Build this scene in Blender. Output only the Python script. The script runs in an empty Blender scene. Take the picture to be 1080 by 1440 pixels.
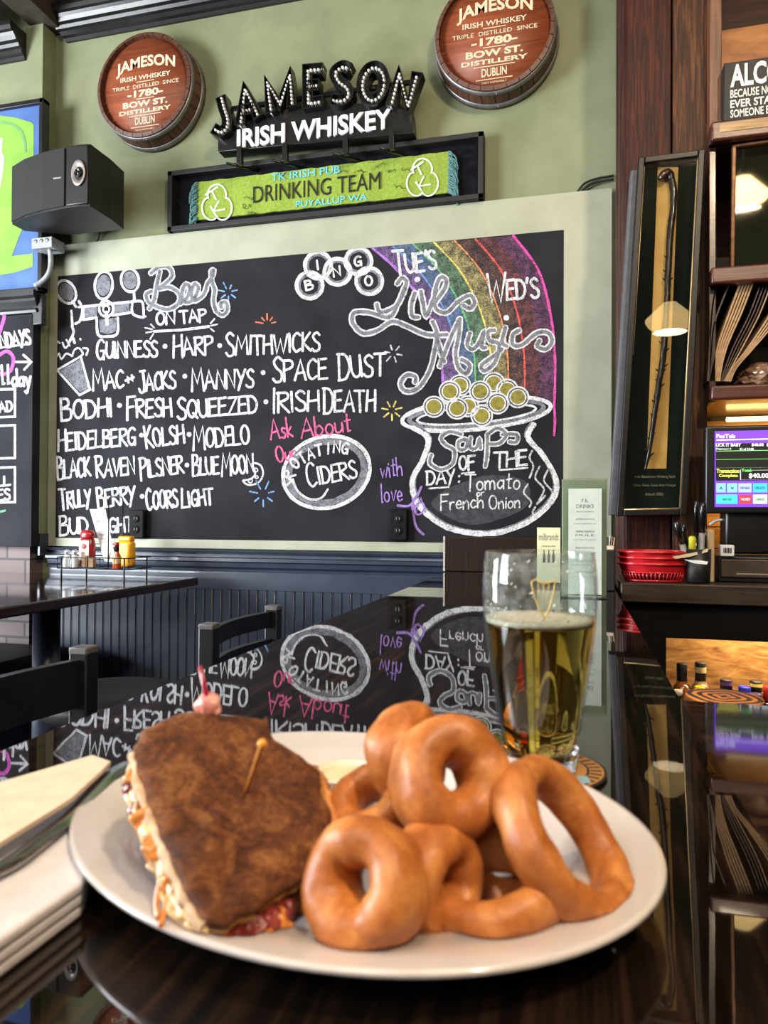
import bpy, bmesh, math, random
from mathutils import Vector, Matrix, noise as mnoise
random.seed(7)
C = bpy.context.scene.collection
SC = bpy.context.scene
PI = math.pi

# ------------------------------------------------------------------ camera
F = 1031.0                       # focal length in pixels of the 1080 x 1440 frame
CZ = 1.272                       # height of the lens above the floor
D = 2.95                         # distance of the back wall
Yc = Vector((268, 12, F)).normalized()
Xc = Vector((3967, 9, -F)); Xc = (Xc - Yc*Xc.dot(Yc)).normalized()
Zc = Xc.cross(Yc)
cam = bpy.data.cameras.new('camera'); cam_ob = bpy.data.objects.new('camera', cam); C.objects.link(cam_ob)
right = Vector((Xc[0], Yc[0], Zc[0])); up = -Vector((Xc[1], Yc[1], Zc[1])); back = -Vector((Xc[2], Yc[2], Zc[2]))
M3 = Matrix((right, up, back)).transposed()
cam_ob.matrix_world = Matrix.Translation((0, 0, CZ)) @ M3.to_4x4()
cam.sensor_fit = 'VERTICAL'; cam.sensor_height = 24.0; cam.lens = F/1440*24.0
cam.clip_start = 0.02; cam.clip_end = 60
cam.dof.use_dof = True; cam.dof.focus_distance = 2.6; cam.dof.aperture_fstop = 7.0
SC.camera = cam_ob
SC.view_settings.view_transform = 'Standard'; SC.view_settings.look = 'None'
SC.view_settings.gamma = 1.0; SC.view_settings.use_curve_mapping = False
SC.view_settings.exposure = 0.0
SC.cycles.max_bounces = 14; SC.cycles.transmission_bounces = 14; SC.cycles.transparent_max_bounces = 24
SC.cycles.glossy_bounces = 6; SC.cycles.diffuse_bounces = 4
SC.cycles.caustics_refractive = False; SC.cycles.caustics_reflective = False
SC.cycles.sample_clamp_indirect = 6.0

# ------------------------------------------------------------------ light
world = bpy.data.worlds.new('world'); SC.world = world; world.use_nodes = True
wb = world.node_tree.nodes['Background']; wb.inputs[0].default_value = (0.80, 0.86, 1.0, 1); wb.inputs[1].default_value = 0.42

def area(name, loc, target, sx, sy, power, col):
    l = bpy.data.lights.new(name, 'AREA'); l.shape = 'RECTANGLE'; l.size = sx; l.size_y = sy; l.energy = power; l.color = col
    o = bpy.data.objects.new(name, l); C.objects.link(o); o.location = loc
    o.rotation_euler = (Vector(target) - Vector(loc)).to_track_quat('-Z', 'Y').to_euler(); return o
# daylight through the windows of the left wall
area('window_daylight', (-4.35, -0.6, 2.0), (-0.5, 2.7, 2.0), 1.5, 1.7, 340, (0.93, 0.97, 1.0))
area('window_daylight', (-4.35, 1.3, 1.2), (-1.7, 2.9, .8), .9, 1.2, 150, (0.86, 0.93, 1.0))
area('ceiling_fill', (-.9, -1.5, 3.6), (-.6, 1.6, 1.5), 2.4, 1.8, 85, (0.98, 0.97, 0.95))  # broad overhead fill added for ambient light, no such panels built

# warm unseen fill lights near the ceiling, added to brighten the back bar side
area('warm_fill', (1.05, -.5, 3.55), (.3, 2.4, 1.9), .22, .22, 75, (1.0, .80, .56))
area('warm_fill', (.1, .9, 3.6), (.45, 2.6, 1.5), .3, .3, 15, (1.0, .84, .62))

def lamp(name, loc, power, col, r=0.04):
    l = bpy.data.lights.new(name, 'POINT'); l.energy = power; l.color = col; l.shadow_soft_size = r
    o = bpy.data.objects.new(name, l); C.objects.link(o); o.location = loc; return o

# ------------------------------------------------------------------ pixel <-> place (planning helpers on real planes)
def ray(px, py):
    d = Vector((px-540, py-720, F)); return Vector((d.dot(Xc), d.dot(Yc), d.dot(Zc)))
O = Vector((0, 0, CZ))
def onY(px, py, Y=D):
    r = ray(px, py); return O + r*(Y/r.y)
def onZ(px, py, Z):              # Z above the floor
    r = ray(px, py); return O + r*((Z-CZ)/r.z)
def onX(px, py, X):
    r = ray(px, py); return O + r*(X/r.x)
def onPlane(px, py, p, n):
    r = ray(px, py); return O + r*((p-O).dot(n)/r.dot(n))
def atDepth(px, py, d):          # d measured along the view axis
    return O + ray(px, py)*(d/F)

# ------------------------------------------------------------------ materials
def lin(c):
    return tuple(((x/255)/12.92 if x/255 <= .04045 else ((x/255+.055)/1.055)**2.4) for x in c[:3]) + (1,)
MATS = {}
class NT:
    def __init__(s, m): s.t = m.node_tree; s.n = s.t.nodes; s.b = s.n['Principled BSDF']
    def new(s, k, **kw):
        q = s.n.new(k)
        for a, v in kw.items():
            if a[0] == 'i' and a[1:].isdigit(): q.inputs[int(a[1:])].default_value = v
            else: setattr(q, a, v)
        return q
    def link(s, a, b): s.t.links.new(a, b)
def base(name, rough=.5, metal=0., coat=0., coat_r=.05, spec=.5, ior=1.5):
    m = bpy.data.materials.new(name); m.use_nodes = True; t = NT(m); b = t.b
    b.inputs['Roughness'].default_value = rough; b.inputs['Metallic'].default_value = metal
    b.inputs['Coat Weight'].default_value = coat; b.inputs['Coat Roughness'].default_value = coat_r
    b.inputs['Specular IOR Level'].default_value = spec; b.inputs['IOR'].default_value = ior
    return m, t
def coords(t, scale=(1, 1, 1), rot=(0, 0, 0), kind='Object'):
    tc = t.new('ShaderNodeTexCoord'); mp = t.new('ShaderNodeMapping')
    mp.inputs['Scale'].default_value = scale; mp.inputs['Rotation'].default_value = rot
    t.link(tc.outputs[kind], mp.inputs[0]); return mp.outputs[0]
def ramp(t, fac, stops):
    r = t.new('ShaderNodeValToRGB'); e = r.color_ramp.elements
    while len(e) > 1: e.remove(e[-1])
    e[0].position = stops[0][0]; e[0].color = stops[0][1]
    for p, c in stops[1:]:
        q = e.new(p); q.color = c
    t.link(fac, r.inputs[0]); return r.outputs[0]
def noisy(t, vec, scale, detail=4, rough=.55, dist=0.):
    n = t.new('ShaderNodeTexNoise'); n.inputs['Scale'].default_value = scale; n.inputs['Detail'].default_value = detail
    n.inputs['Roughness'].default_value = rough; n.inputs['Distortion'].default_value = dist
    t.link(vec, n.inputs['Vector']); return n.outputs['Fac']
def bump(t, h, strength=.2, dist=.002):
    b = t.new('ShaderNodeBump'); b.inputs['Strength'].default_value = strength; b.inputs['Distance'].default_value = dist
    t.link(h, b.inputs['Height']); t.link(b.outputs[0], t.b.inputs['Normal'])
def plain(name, c1, c2=None, scale=30, rough=.5, metal=0., bmp=0., bscale=None, coat=0., spec=.5, bdist=.002, detail=4):
    """two tones of one paint broken up by noise, optional bump"""
    if name in MATS: return MATS[name]
    m, t = base(name, rough, metal, coat, spec=spec); v = coords(t)
    c2 = c2 or tuple(min(255, x*1.12+2) for x in c1)
    f = noisy(t, v, scale, detail)
    t.link(ramp(t, f, [(.35, lin(c1)), (.65, lin(c2))]), t.b.inputs['Base Color'])
    if bmp: bump(t, noisy(t, v, bscale or scale*3, 5), bmp, bdist)
    MATS[name] = m; return m
def wood(name, stops, axis='x', stretch=14, scale=6, rough=.35, coat=0., bmp=.1, coat_r=.05, spec=.5):
    """streaky timber, grain along one axis; stops = list of (pos, rgb)"""
    if name in MATS: return MATS[name]
    m, t = base(name, rough, 0, coat, coat_r, spec=spec)
    s = {'x': (1, stretch, stretch), 'y': (stretch, 1, stretch), 'z': (stretch, stretch, 1)}[axis]
    v = coords(t, s)
    f = noisy(t, v, scale, 8, .62, .6)
    t.link(ramp(t, f, [(p, lin(c)) for p, c in stops]), t.b.inputs['Base Color'])
    if bmp: bump(t, f, bmp, .002)
    MATS[name] = m; return m
def glow(name, c, strength):
    if name in MATS: return MATS[name]
    m, t = base(name, .5); f = noisy(t, coords(t), 40)
    col = ramp(t, f, [(.3, lin(c)), (.7, lin(tuple(min(255, x*1.04) for x in c)))])
    t.link(col, t.b.inputs['Base Color']); t.link(col, t.b.inputs['Emission Color']); t.b.inputs['Emission Strength'].default_value = strength
    MATS[name] = m; return m
def clear(name, tint=(255, 255, 255), rough=0., ior=1.45):
    if name in MATS: return MATS[name]
    m, t = base(name, rough, ior=ior); t.b.inputs['Transmission Weight'].default_value = 1.0
    f = noisy(t, coords(t), 20)
    t.link(ramp(t, f, [(.2, lin(tint)), (.8, lin(tint))]), t.b.inputs['Base Color'])
    MATS[name] = m; return m
def pane(name, tint=(250, 252, 250), refl=.05, edge=.6):
    """thin flat pane: see-through with a Fresnel mirror on it"""
    if name in MATS: return MATS[name]
    m = bpy.data.materials.new(name); m.use_nodes = True; t = NT(m); out = t.n['Material Output']
    tr = t.new('ShaderNodeBsdfTransparent'); tr.inputs[0].default_value = lin(tint)
    gl = t.new('ShaderNodeBsdfGlossy'); gl.inputs['Roughness'].default_value = .01
    fr = t.new('ShaderNodeLayerWeight'); fr.inputs[0].default_value = .5
    pw = t.new('ShaderNodeMath', operation='POWER'); pw.inputs[1].default_value = 4.0; t.link(fr.outputs['Facing'], pw.inputs[0])
    mx = t.new('ShaderNodeMixShader'); mu = t.new('ShaderNodeMath', operation='MULTIPLY_ADD'); mu.inputs[1].default_value = edge; mu.inputs[2].default_value = refl
    t.link(pw.outputs[0], mu.inputs[0]); t.link(mu.outputs[0], mx.inputs[0])
    t.link(tr.outputs[0], mx.inputs[1]); t.link(gl.outputs[0], mx.inputs[2]); t.link(mx.outputs[0], out.inputs[0])
    MATS[name] = m; return m
BOARD1, BOARD2 = (27, 27, 32), (38, 38, 44)
def chalk(name, c, cover=.5):
    """chalk dragged over the grain of the board: cover = how much of the board it hides"""
    if name in MATS: return MATS[name]
    m, t = base(name, .9, spec=.1); v = coords(t)
    f1 = noisy(t, v, 300, 3, .7); f2 = noisy(t, v, 45, 3, .6)
    a = t.new('ShaderNodeMath', operation='MULTIPLY_ADD'); a.inputs[1].default_value = .45
    t.link(f2, a.inputs[0]); t.link(f1, a.inputs[2])
    lo = 1.0 - .55*cover + max(0, cover-.5)*.42
    mid = tuple(.5*x+.5*y for x, y in zip(c, BOARD2))
    t.link(ramp(t, a.outputs[0], [(max(0, lo-.22), lin(BOARD2)), (lo-.08, lin(mid)), (min(1, lo+.06), lin(c))]), t.b.inputs['Base Color'])
    MATS[name] = m; return m

def foggy(name):
    """glass wall with a breath of condensation on it"""
    m = pane(name, (246, 250, 249), .035, .85); t = NT.__new__(NT); t.t = m.node_tree; t.n = t.t.nodes; out = t.n['Material Output']
    src = out.inputs[0].links[0].from_socket; d = t.new('ShaderNodeBsdfDiffuse'); d.inputs[0].default_value = lin((214, 216, 216))
    v = coords(t); f = noisy(t, v, 70, 5, .7); r = t.new('ShaderNodeMapRange'); r.inputs[1].default_value = .42; r.inputs[2].default_value = .75; r.inputs[3].default_value = .015; r.inputs[4].default_value = .20
    t.link(f, r.inputs[0]); sx = t.new('ShaderNodeSeparateXYZ'); t.link(v, sx.inputs[0]); zr = t.new('ShaderNodeMapRange'); zr.inputs[1].default_value = .116; zr.inputs[2].default_value = .126; t.link(sx.outputs[2], zr.inputs[0])
    mu = t.new('ShaderNodeMath', operation='MULTIPLY'); t.link(r.outputs[0], mu.inputs[0]); t.link(zr.outputs[0], mu.inputs[1]); mx = t.new('ShaderNodeMixShader'); t.link(mu.outputs[0], mx.inputs[0]); t.link(src, mx.inputs[1]); t.link(d.outputs[0], mx.inputs[2]); t.link(mx.outputs[0], out.inputs[0]); return m

# ------------------------------------------------------------------ meshes
class MB:
    def __init__(s): s.bm = bmesh.new()
    def add(s, vs, fs, sm=False):
        b = [s.bm.verts.new(v) for v in vs]
        for f in fs:
            try: q = s.bm.faces.new([b[i] for i in f]); q.smooth = sm
            except ValueError: pass
        return b
    def box(s, lo, hi, bev=0., rot=None, piv=None, seg=2):
        t = bmesh.new(); bmesh.ops.create_cube(t, size=1)
        lo, hi = Vector(lo), Vector(hi); c = (lo+hi)/2; d = hi-lo
        for v in t.verts: v.co = Vector((v.co.x*d.x, v.co.y*d.y, v.co.z*d.z))
        if bev:
            r = bmesh.ops.bevel(t, geom=t.edges[:], offset=bev, segments=seg, profile=.5, affect='EDGES')
            for f in r['faces']: f.smooth = True
        for v in t.verts:
            p = v.co + c
            if rot is not None:
                pv = Vector(piv) if piv is not None else c
                p = rot @ (p-pv) + pv
            v.co = p
        s.merge(t); return s
    def merge(s, t, sm=False):
        t.verts.index_update()
        b = [s.bm.verts.new(v.co) for v in t.verts]
        for f in t.faces:
            q = s.bm.faces.new([b[v.index] for v in f.verts]); q.smooth = sm or f.smooth
        t.free()
    def lathe(s, prof, c=(0, 0, 0), n=40, axis='z', caps=True, rot=None, sx=1, sy=1):
        """prof = [(r, h)...]"""
        c = Vector(c); rings = []
        def P(r, h, a):
            x, y = r*math.cos(a)*sx, r*math.sin(a)*sy
            p = {'z': Vector((x, y, h)), 'y': Vector((x, h, y)), 'x': Vector((h, x, y))}[axis]
            if rot is not None: p = rot @ p
            return c+p
        for r, h in prof: rings.append([s.bm.verts.new(P(r, h, 2*PI*k/n)) for k in range(n)])
        for a, b in zip(rings, rings[1:]):
            for k in range(n):
                q = s.bm.faces.new((a[k], a[(k+1) % n], b[(k+1) % n], b[k])); q.smooth = True
        if caps:
            if prof[0][0] > 1e-5: s.bm.faces.new(rings[0][::-1])
            if prof[-1][0] > 1e-5: s.bm.faces.new(rings[-1])
        return s
    def tube(s, pts, r, n=10, closed=False, flat=1., caps=True, upv=None):
        pts = [Vector(p) for p in pts]; N = len(pts); rs = r if isinstance(r, (list, tuple)) else [r]*N
        rings = []; nrm = None
        for i, p in enumerate(pts):
            a = pts[(i-1) % N] if (closed or i) else pts[0]; b = pts[(i+1) % N] if (closed or i < N-1) else pts[-1]
            t = (b-a).normalized() if (b-a).length > 1e-9 else Vector((0, 0, 1))
            if nrm is None:
                u0 = Vector(upv) if upv is not None else (Vector((0, 0, 1)) if abs(t.z) < .9 else Vector((1, 0, 0)))
                nrm = (u0 - t*u0.dot(t)).normalized()
            else: nrm = (nrm - t*nrm.dot(t)).normalized()
            bn = t.cross(nrm)
            rings.append([s.bm.verts.new(p + (nrm*math.cos(2*PI*k/n)*flat + bn*math.sin(2*PI*k/n))*rs[i]) for k in range(n)])
        m = N if closed else N-1
        for i in range(m):
            a, b = rings[i], rings[(i+1) % N]
            for k in range(n):
                q = s.bm.faces.new((a[k], a[(k+1) % n], b[(k+1) % n], b[k])); q.smooth = True
        if caps and not closed: s.bm.faces.new(rings[0][::-1]); s.bm.faces.new(rings[-1])
        return s
    def prism(s, poly, off, bev=0.):
        """closed planar polygon (world points) pushed along the vector off"""
        t = bmesh.new(); off = Vector(off)
        a = [t.verts.new(p) for p in poly]; b = [t.verts.new(Vector(p)+off) for p in poly]; n = len(a)
        t.faces.new(a[::-1]); t.faces.new(b)
        for k in range(n): t.faces.new((a[k], a[(k+1) % n], b[(k+1) % n], b[k]))
        bmesh.ops.recalc_face_normals(t, faces=t.faces[:])
        if bev:
            r = bmesh.ops.bevel(t, geom=t.edges[:], offset=bev, segments=2, profile=.5, affect='EDGES')
            for f in r['faces']: f.smooth = True
        s.merge(t); return s
    def xform(s, m):
        for v in s.bm.verts: v.co = m @ v.co
        return s
    def jitter(s, amp, scale, seed=0.):
        s.bm.normal_update()
        for v in s.bm.verts: v.co += v.normal*amp*mnoise.noise(v.co*scale + Vector((seed, seed*1.7, seed*.3)))
        return s
    def build(s, name, mat, parent=None, origin=None, smooth_angle=None):
        bmesh.ops.recalc_face_normals(s.bm, faces=s.bm.faces[:])
        if parent is not None: o0 = Vector(parent['_o'])
        elif origin is not None: o0 = Vector(origin)
        else:
            co = [v.co for v in s.bm.verts]
            o0 = Vector(((min(c.x for c in co)+max(c.x for c in co))/2, (min(c.y for c in co)+max(c.y for c in co))/2, min(c.z for c in co)))
        for v in s.bm.verts: v.co -= o0
        me = bpy.data.meshes.new(name); s.bm.to_mesh(me); s.bm.free(); me.materials.append(mat)
        o = bpy.data.objects.new(name, me); C.objects.link(o)
        if parent is not None: o.parent = parent
        else: o.location = o0
        o['_o'] = list(o0)
        return o
def tag(o, label, cat, group=None):
    o['label'] = label; o['category'] = cat
    if group: o['group'] = group
    return o
def root(name, label, cat, loc, group=None):
    o = bpy.data.objects.new(name, None); C.objects.link(o); o.location = loc; o['_o'] = list(loc); o.empty_display_size = .05
    return tag(o, label, cat, group)
def struct(o): o['kind'] = 'structure'; return o
def copy_tree(o, parent=None):
    c = o.copy(); C.objects.link(c); c.parent = parent
    for ch in list(o.children): copy_tree(ch, c)
    return c

def smooth(pts, n=6, closed=False):
    pts = [Vector(p) for p in pts]; N = len(pts); out = []
    if N < 3: return pts
    rng = range(N if closed else N-1)
    for i in rng:
        p0 = pts[(i-1) % N] if (closed or i) else pts[0]; p1 = pts[i]; p2 = pts[(i+1) % N]
        p3 = pts[(i+2) % N] if (closed or i+2 < N) else pts[-1]
        for k in range(n):
            u = k/n; out.append(.5*((2*p1)+(p2-p0)*u+(2*p0-5*p1+4*p2-p3)*u*u+(3*p1-p0-3*p2+p3)*u**3))
    if not closed: out.append(pts[-1])
    return out
def ellipse(cx, cy, rx, ry, n=32, tilt=0., a0=0., a1=2*PI):
    full = abs(a1-a0-2*PI) < 1e-6; m = n if full else n+1; out = []
    for k in range(m):
        a = a0+(a1-a0)*k/n; x, y = rx*math.cos(a), ry*math.sin(a)
        out.append((cx+x*math.cos(tilt)-y*math.sin(tilt), cy+x*math.sin(tilt)+y*math.cos(tilt)))
    return out
def sides(P, w, closed=False):
    """left and right offset lines of a 2D polyline with mitred corners"""
    N = len(P); L, R = [], []
    for i, p in enumerate(P):
        a = P[(i-1) % N] if (closed or i) else None; b = P[(i+1) % N] if (closed or i < N-1) else None
        d1 = (p-a).normalized() if a is not None and (p-a).length > 1e-9 else None
        d2 = (b-p).normalized() if b is not None and (b-p).length > 1e-9 else None
        d1 = d1 or d2 or Vector((1, 0)); d2 = d2 or d1
        n1 = Vector((-d1.y, d1.x)); n2 = Vector((-d2.y, d2.x)); m = n1+n2
        m = m.normalized() if m.length > .2 else n1
        k = 1/max(.72, m.dot(n1)); ww = w[i] if isinstance(w, list) else w
        L.append(p+m*ww*.5*k); R.append(p-m*ww*.5*k)
    return L, R
def T2(x): return Vector((x[0], x[1]))

# text from Blender's own built-in face, mapped on a parallelogram
def lettering(parent, name, body, bl, br, tl, mat, depth=.001, bold=0., arch=None, spacing=1.0, origin=None):
    cu = bpy.data.curves.new('t', 'FONT'); cu.body = body; cu.size = 1; cu.extrude = .5; cu.offset = bold; cu.resolution_u = 3; cu.space_character = spacing
    ob = bpy.data.objects.new('t', cu); C.objects.link(ob)
    dg = bpy.context.evaluated_depsgraph_get(); dg.update()
    me = bpy.data.meshes.new_from_object(ob.evaluated_get(dg)); bpy.data.objects.remove(ob); bpy.data.curves.remove(cu)
    mb = MB(); mb.bm.from_mesh(me); bpy.data.meshes.remove(me)
    xs = [v.co.x for v in mb.bm.verts]; ys = [v.co.y for v in mb.bm.verts]
    x0, x1, y0, y1 = min(xs), max(xs), min(ys), max(ys)
    bl, br, tl = Vector(bl), Vector(br), Vector(tl); ex = br-bl; ey = tl-bl; ez = ex.cross(ey).normalized()
    for v in mb.bm.verts:
        u = (v.co.x-x0)/(x1-x0); w = (v.co.y-y0)/(y1-y0)
        p = bl+ex*u+ey*w
        if arch: p += ey*arch*(1-(2*u-1)**2)
        v.co = p+ez*depth*(v.co.z+.5)
    return mb.build(name, mat, parent, origin)
# ================================================================== SETTING
mt_wall = plain('green wall paint', (115, 123, 94), (134, 141, 111), 3.2, .62, bmp=.25, bscale=55, spec=.35)
mt_wall2 = plain('pale green board paint', (148, 152, 132), (160, 164, 144), 6, .5, bmp=.12, bscale=40)
mt_navy = plain('navy gloss paint', (38, 46, 62), (47, 56, 74), 9, .34, bmp=.06, bscale=60, coat=.3)
mt_black = plain('black gloss paint', (16, 16, 18), (26, 26, 29), 12, .3, bmp=.1, bscale=30)
mt_blackm = plain('black matt paint', (15, 15, 16), (24, 24, 26), 25, .6, bmp=.15, bscale=90)
mt_ceil = plain('brown ceiling tile', (112, 100, 90), (128, 115, 104), 260, .85, bmp=.3, bscale=400)
mt_floor = wood('dark floor boards', [(.3, (26, 20, 16)), (.7, (52, 40, 31))], 'y', 10, 4, .45)
mt_post = wood('dark red stained plank', [(.30, (14, 5, 4)), (.5, (48, 17, 12)), (.72, (88, 38, 24))], 'z', 22, 6, .55, 0, .2, spec=.2)
mt_shelfw = wood('dark cabinet timber', [(.3, (24, 13, 9)), (.55, (52, 28, 19)), (.8, (86, 50, 33))], 'x', 14, 6, .3, .4)
mt_ply = wood('amber plywood', [(.28, (92, 60, 30)), (.5, (156, 110, 62)), (.72, (196, 148, 92))], 'x', 4, 13, .6, 0, .25, spec=.2)
# brick
def brick_mat():
    m, t = base('painted brick', .7); v = coords(t, (1, 1, 1), (PI/2, 0, 0))
    br = t.new('ShaderNodeTexBrick'); br.inputs['Scale'].default_value = 1; br.inputs['Brick Width'].default_value = .2; br.inputs['Row Height'].default_value = .072
    br.inputs['Mortar Size'].default_value = .006; br.inputs['Color1'].default_value = lin((96, 82, 82)); br.inputs['Color2'].default_value = lin((112, 97, 94)); br.inputs['Mortar'].default_value = lin((58, 52, 56))
    t.link(v, br.inputs[0]); t.link(br.outputs[0], t.b.inputs[0]); bump(t, br.outputs[1], -.6, .006); return m
mt_brick = brick_mat()

struct(MB().box((-4.6, -4.6, -.1), (3.2, 3.1, 0)).build('floor', mt_floor))
struct(MB().box((-4.6, -4.6, 3.66), (3.2, 3.1, 3.76)).build('ceiling', mt_ceil))
struct(MB().box((-4.6, D, 0), (3.2, D+.12, 3.66)).build('wall_back', mt_wall))
# left wall with the window opening the daylight enters by
mb = MB(); mb.box((-4.6, -4.6, 0), (-4.48, .8, 1.0)); mb.box((-4.6, .8, 0), (-4.48, 2.95, .5)); mb.box((-4.6, -4.6, 3.0), (-4.48, 2.95, 3.66))
mb.box((-4.6, -4.6, 1.0), (-4.48, -1.6, 3.0)); mb.box((-4.6, .4, 1.0), (-4.48, .8, 3.0)); mb.box((-4.6, 1.8, .5), (-4.48, 2.95, 3.0)); mb.box((-4.6, .8, 1.9), (-4.48, 1.8, 3.0)); struct(mb.build('wall_left', mt_wall))
# pier: the wall that steps forward on the left
PX, PY = -2.43, 2.86
mb = MB(); mb.box((-4.48, PY, 1.2), (-2.385, D, 3.66)); struct(mb.build('wall_pier', mt_wall))
struct(MB().box((-4.48, PY+.004, 0), (-2.432, D, 1.2)).build('wall_brick', mt_brick))
# ceiling beam and joint strip
struct(MB().box((-2.46, 1.0, 3.56), (-2.33, 2.95, 3.66), .004).build('trim_1', plain('dark beam', (52, 46, 40), (66, 58, 50), 20, .6)))
struct(MB().box((-1.60, 1.0, 3.655), (-1.592, 2.95, 3.661)).build('trim_2', mt_blackm))
# crown mouldings: ribbed profile run along x
def crown(x0, x1, y, z0, name):
    prof = [(0, 0), (.012, 0), (.016, .014), (.03, .018), (.034, .036), (.046, .041), (.052, .054), (.066, .06), (.076, .075), (.086, .084), (.098, .088), (.104, .105), (.104, .125), (0, .125)]
    a = [Vector((x0+(.02+.6*d if x0 > -2.4 else 0), y-d, z0+h)) for d, h in prof]; b = [Vector((x1, y-d, z0+h)) for d, h in prof]
    if x0 > -2.4: a = [Vector((x0+.07-.75*d, y-d, z0+h)) for d, h in prof]
    mb = MB(); n = len(prof); A = [mb.bm.verts.new(p) for p in a]; B = [mb.bm.verts.new(p) for p in b]
    for k in range(n): mb.bm.faces.new((A[k], A[(k+1) % n], B[(k+1) % n], B[k]))
    mb.bm.faces.new(A[::-1]); mb.bm.faces.new(B); return struct(mb.build(name, mt_black))
crown(-2.385, .16, D, 3.512, 'trim_3')
crown(-4.4, -2.475, PY, 3.40, 'trim_4')
tag(MB().box((-3.3, 2.52, 3.527), (-2.56, 2.75, 3.60), .02, Matrix.Rotation(.06, 3, 'Y')).build('ceiling_light', plain('white diffuser', (226, 222, 222), (236, 232, 232), 8, .5)), 'white fixture tucked between the ceiling and the left crown moulding', 'ceiling light')
# chair rail, plain band, beadboard wainscot
def profile_x(prof, x0, x1, y, name, m):
    mb = MB(); n = len(prof)
    A = [mb.bm.verts.new((x0, y-d, z)) for d, z in prof]; B = [mb.bm.verts.new((x1, y-d, z)) for d, z in prof]
    for k in range(n): mb.bm.faces.new((A[k], A[(k+1) % n], B[(k+1) % n], B[k]))
    mb.bm.faces.new(A[::-1]); mb.bm.faces.new(B); return struct(mb.build(name, m))
rt = CZ-.135
profile_x([(0, rt), (.05, rt), (.054, rt-.006), (.05, rt-.014), (.03, rt-.018), (.034, rt-.032), (.042, rt-.036), (.042, rt-.05), (.03, rt-.056), (.026, rt-.075), (.014, rt-.085), (.012, rt-.098), (0, rt-.098)], -2.385, -.5, D, 'trim_5', mt_navy)
struct(MB().box((-2.385, D-.014, rt-.175), (-.4, D, rt-.096), .002).build('trim_6', mt_navy))
mb = MB(); x = -2.385; zt = rt-.174
while x < .1:                                   # bead boards: a flat, a groove, a bead, a groove
    w = .0425
    for a, b, d in ((0, .0355, .013), (.0378, .0402, .0105)):
        mb.box((x+a, D-d, .12), (x+b, D+.002, zt), .0025, seg=1)
    x += w
mb.box((-2.385, D-.003, .1), (.1, D+.002, zt)); struct(mb.build('trim_7', mt_navy))
struct(MB().box((-2.385, D-.02, 0), (.1, D, .14), .003).build('baseboard_back', mt_navy))
struct(MB().box((-2.385, PY, 1.1), (-2.375, D, 1.2)).build('trim_8', mt_navy))

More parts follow.
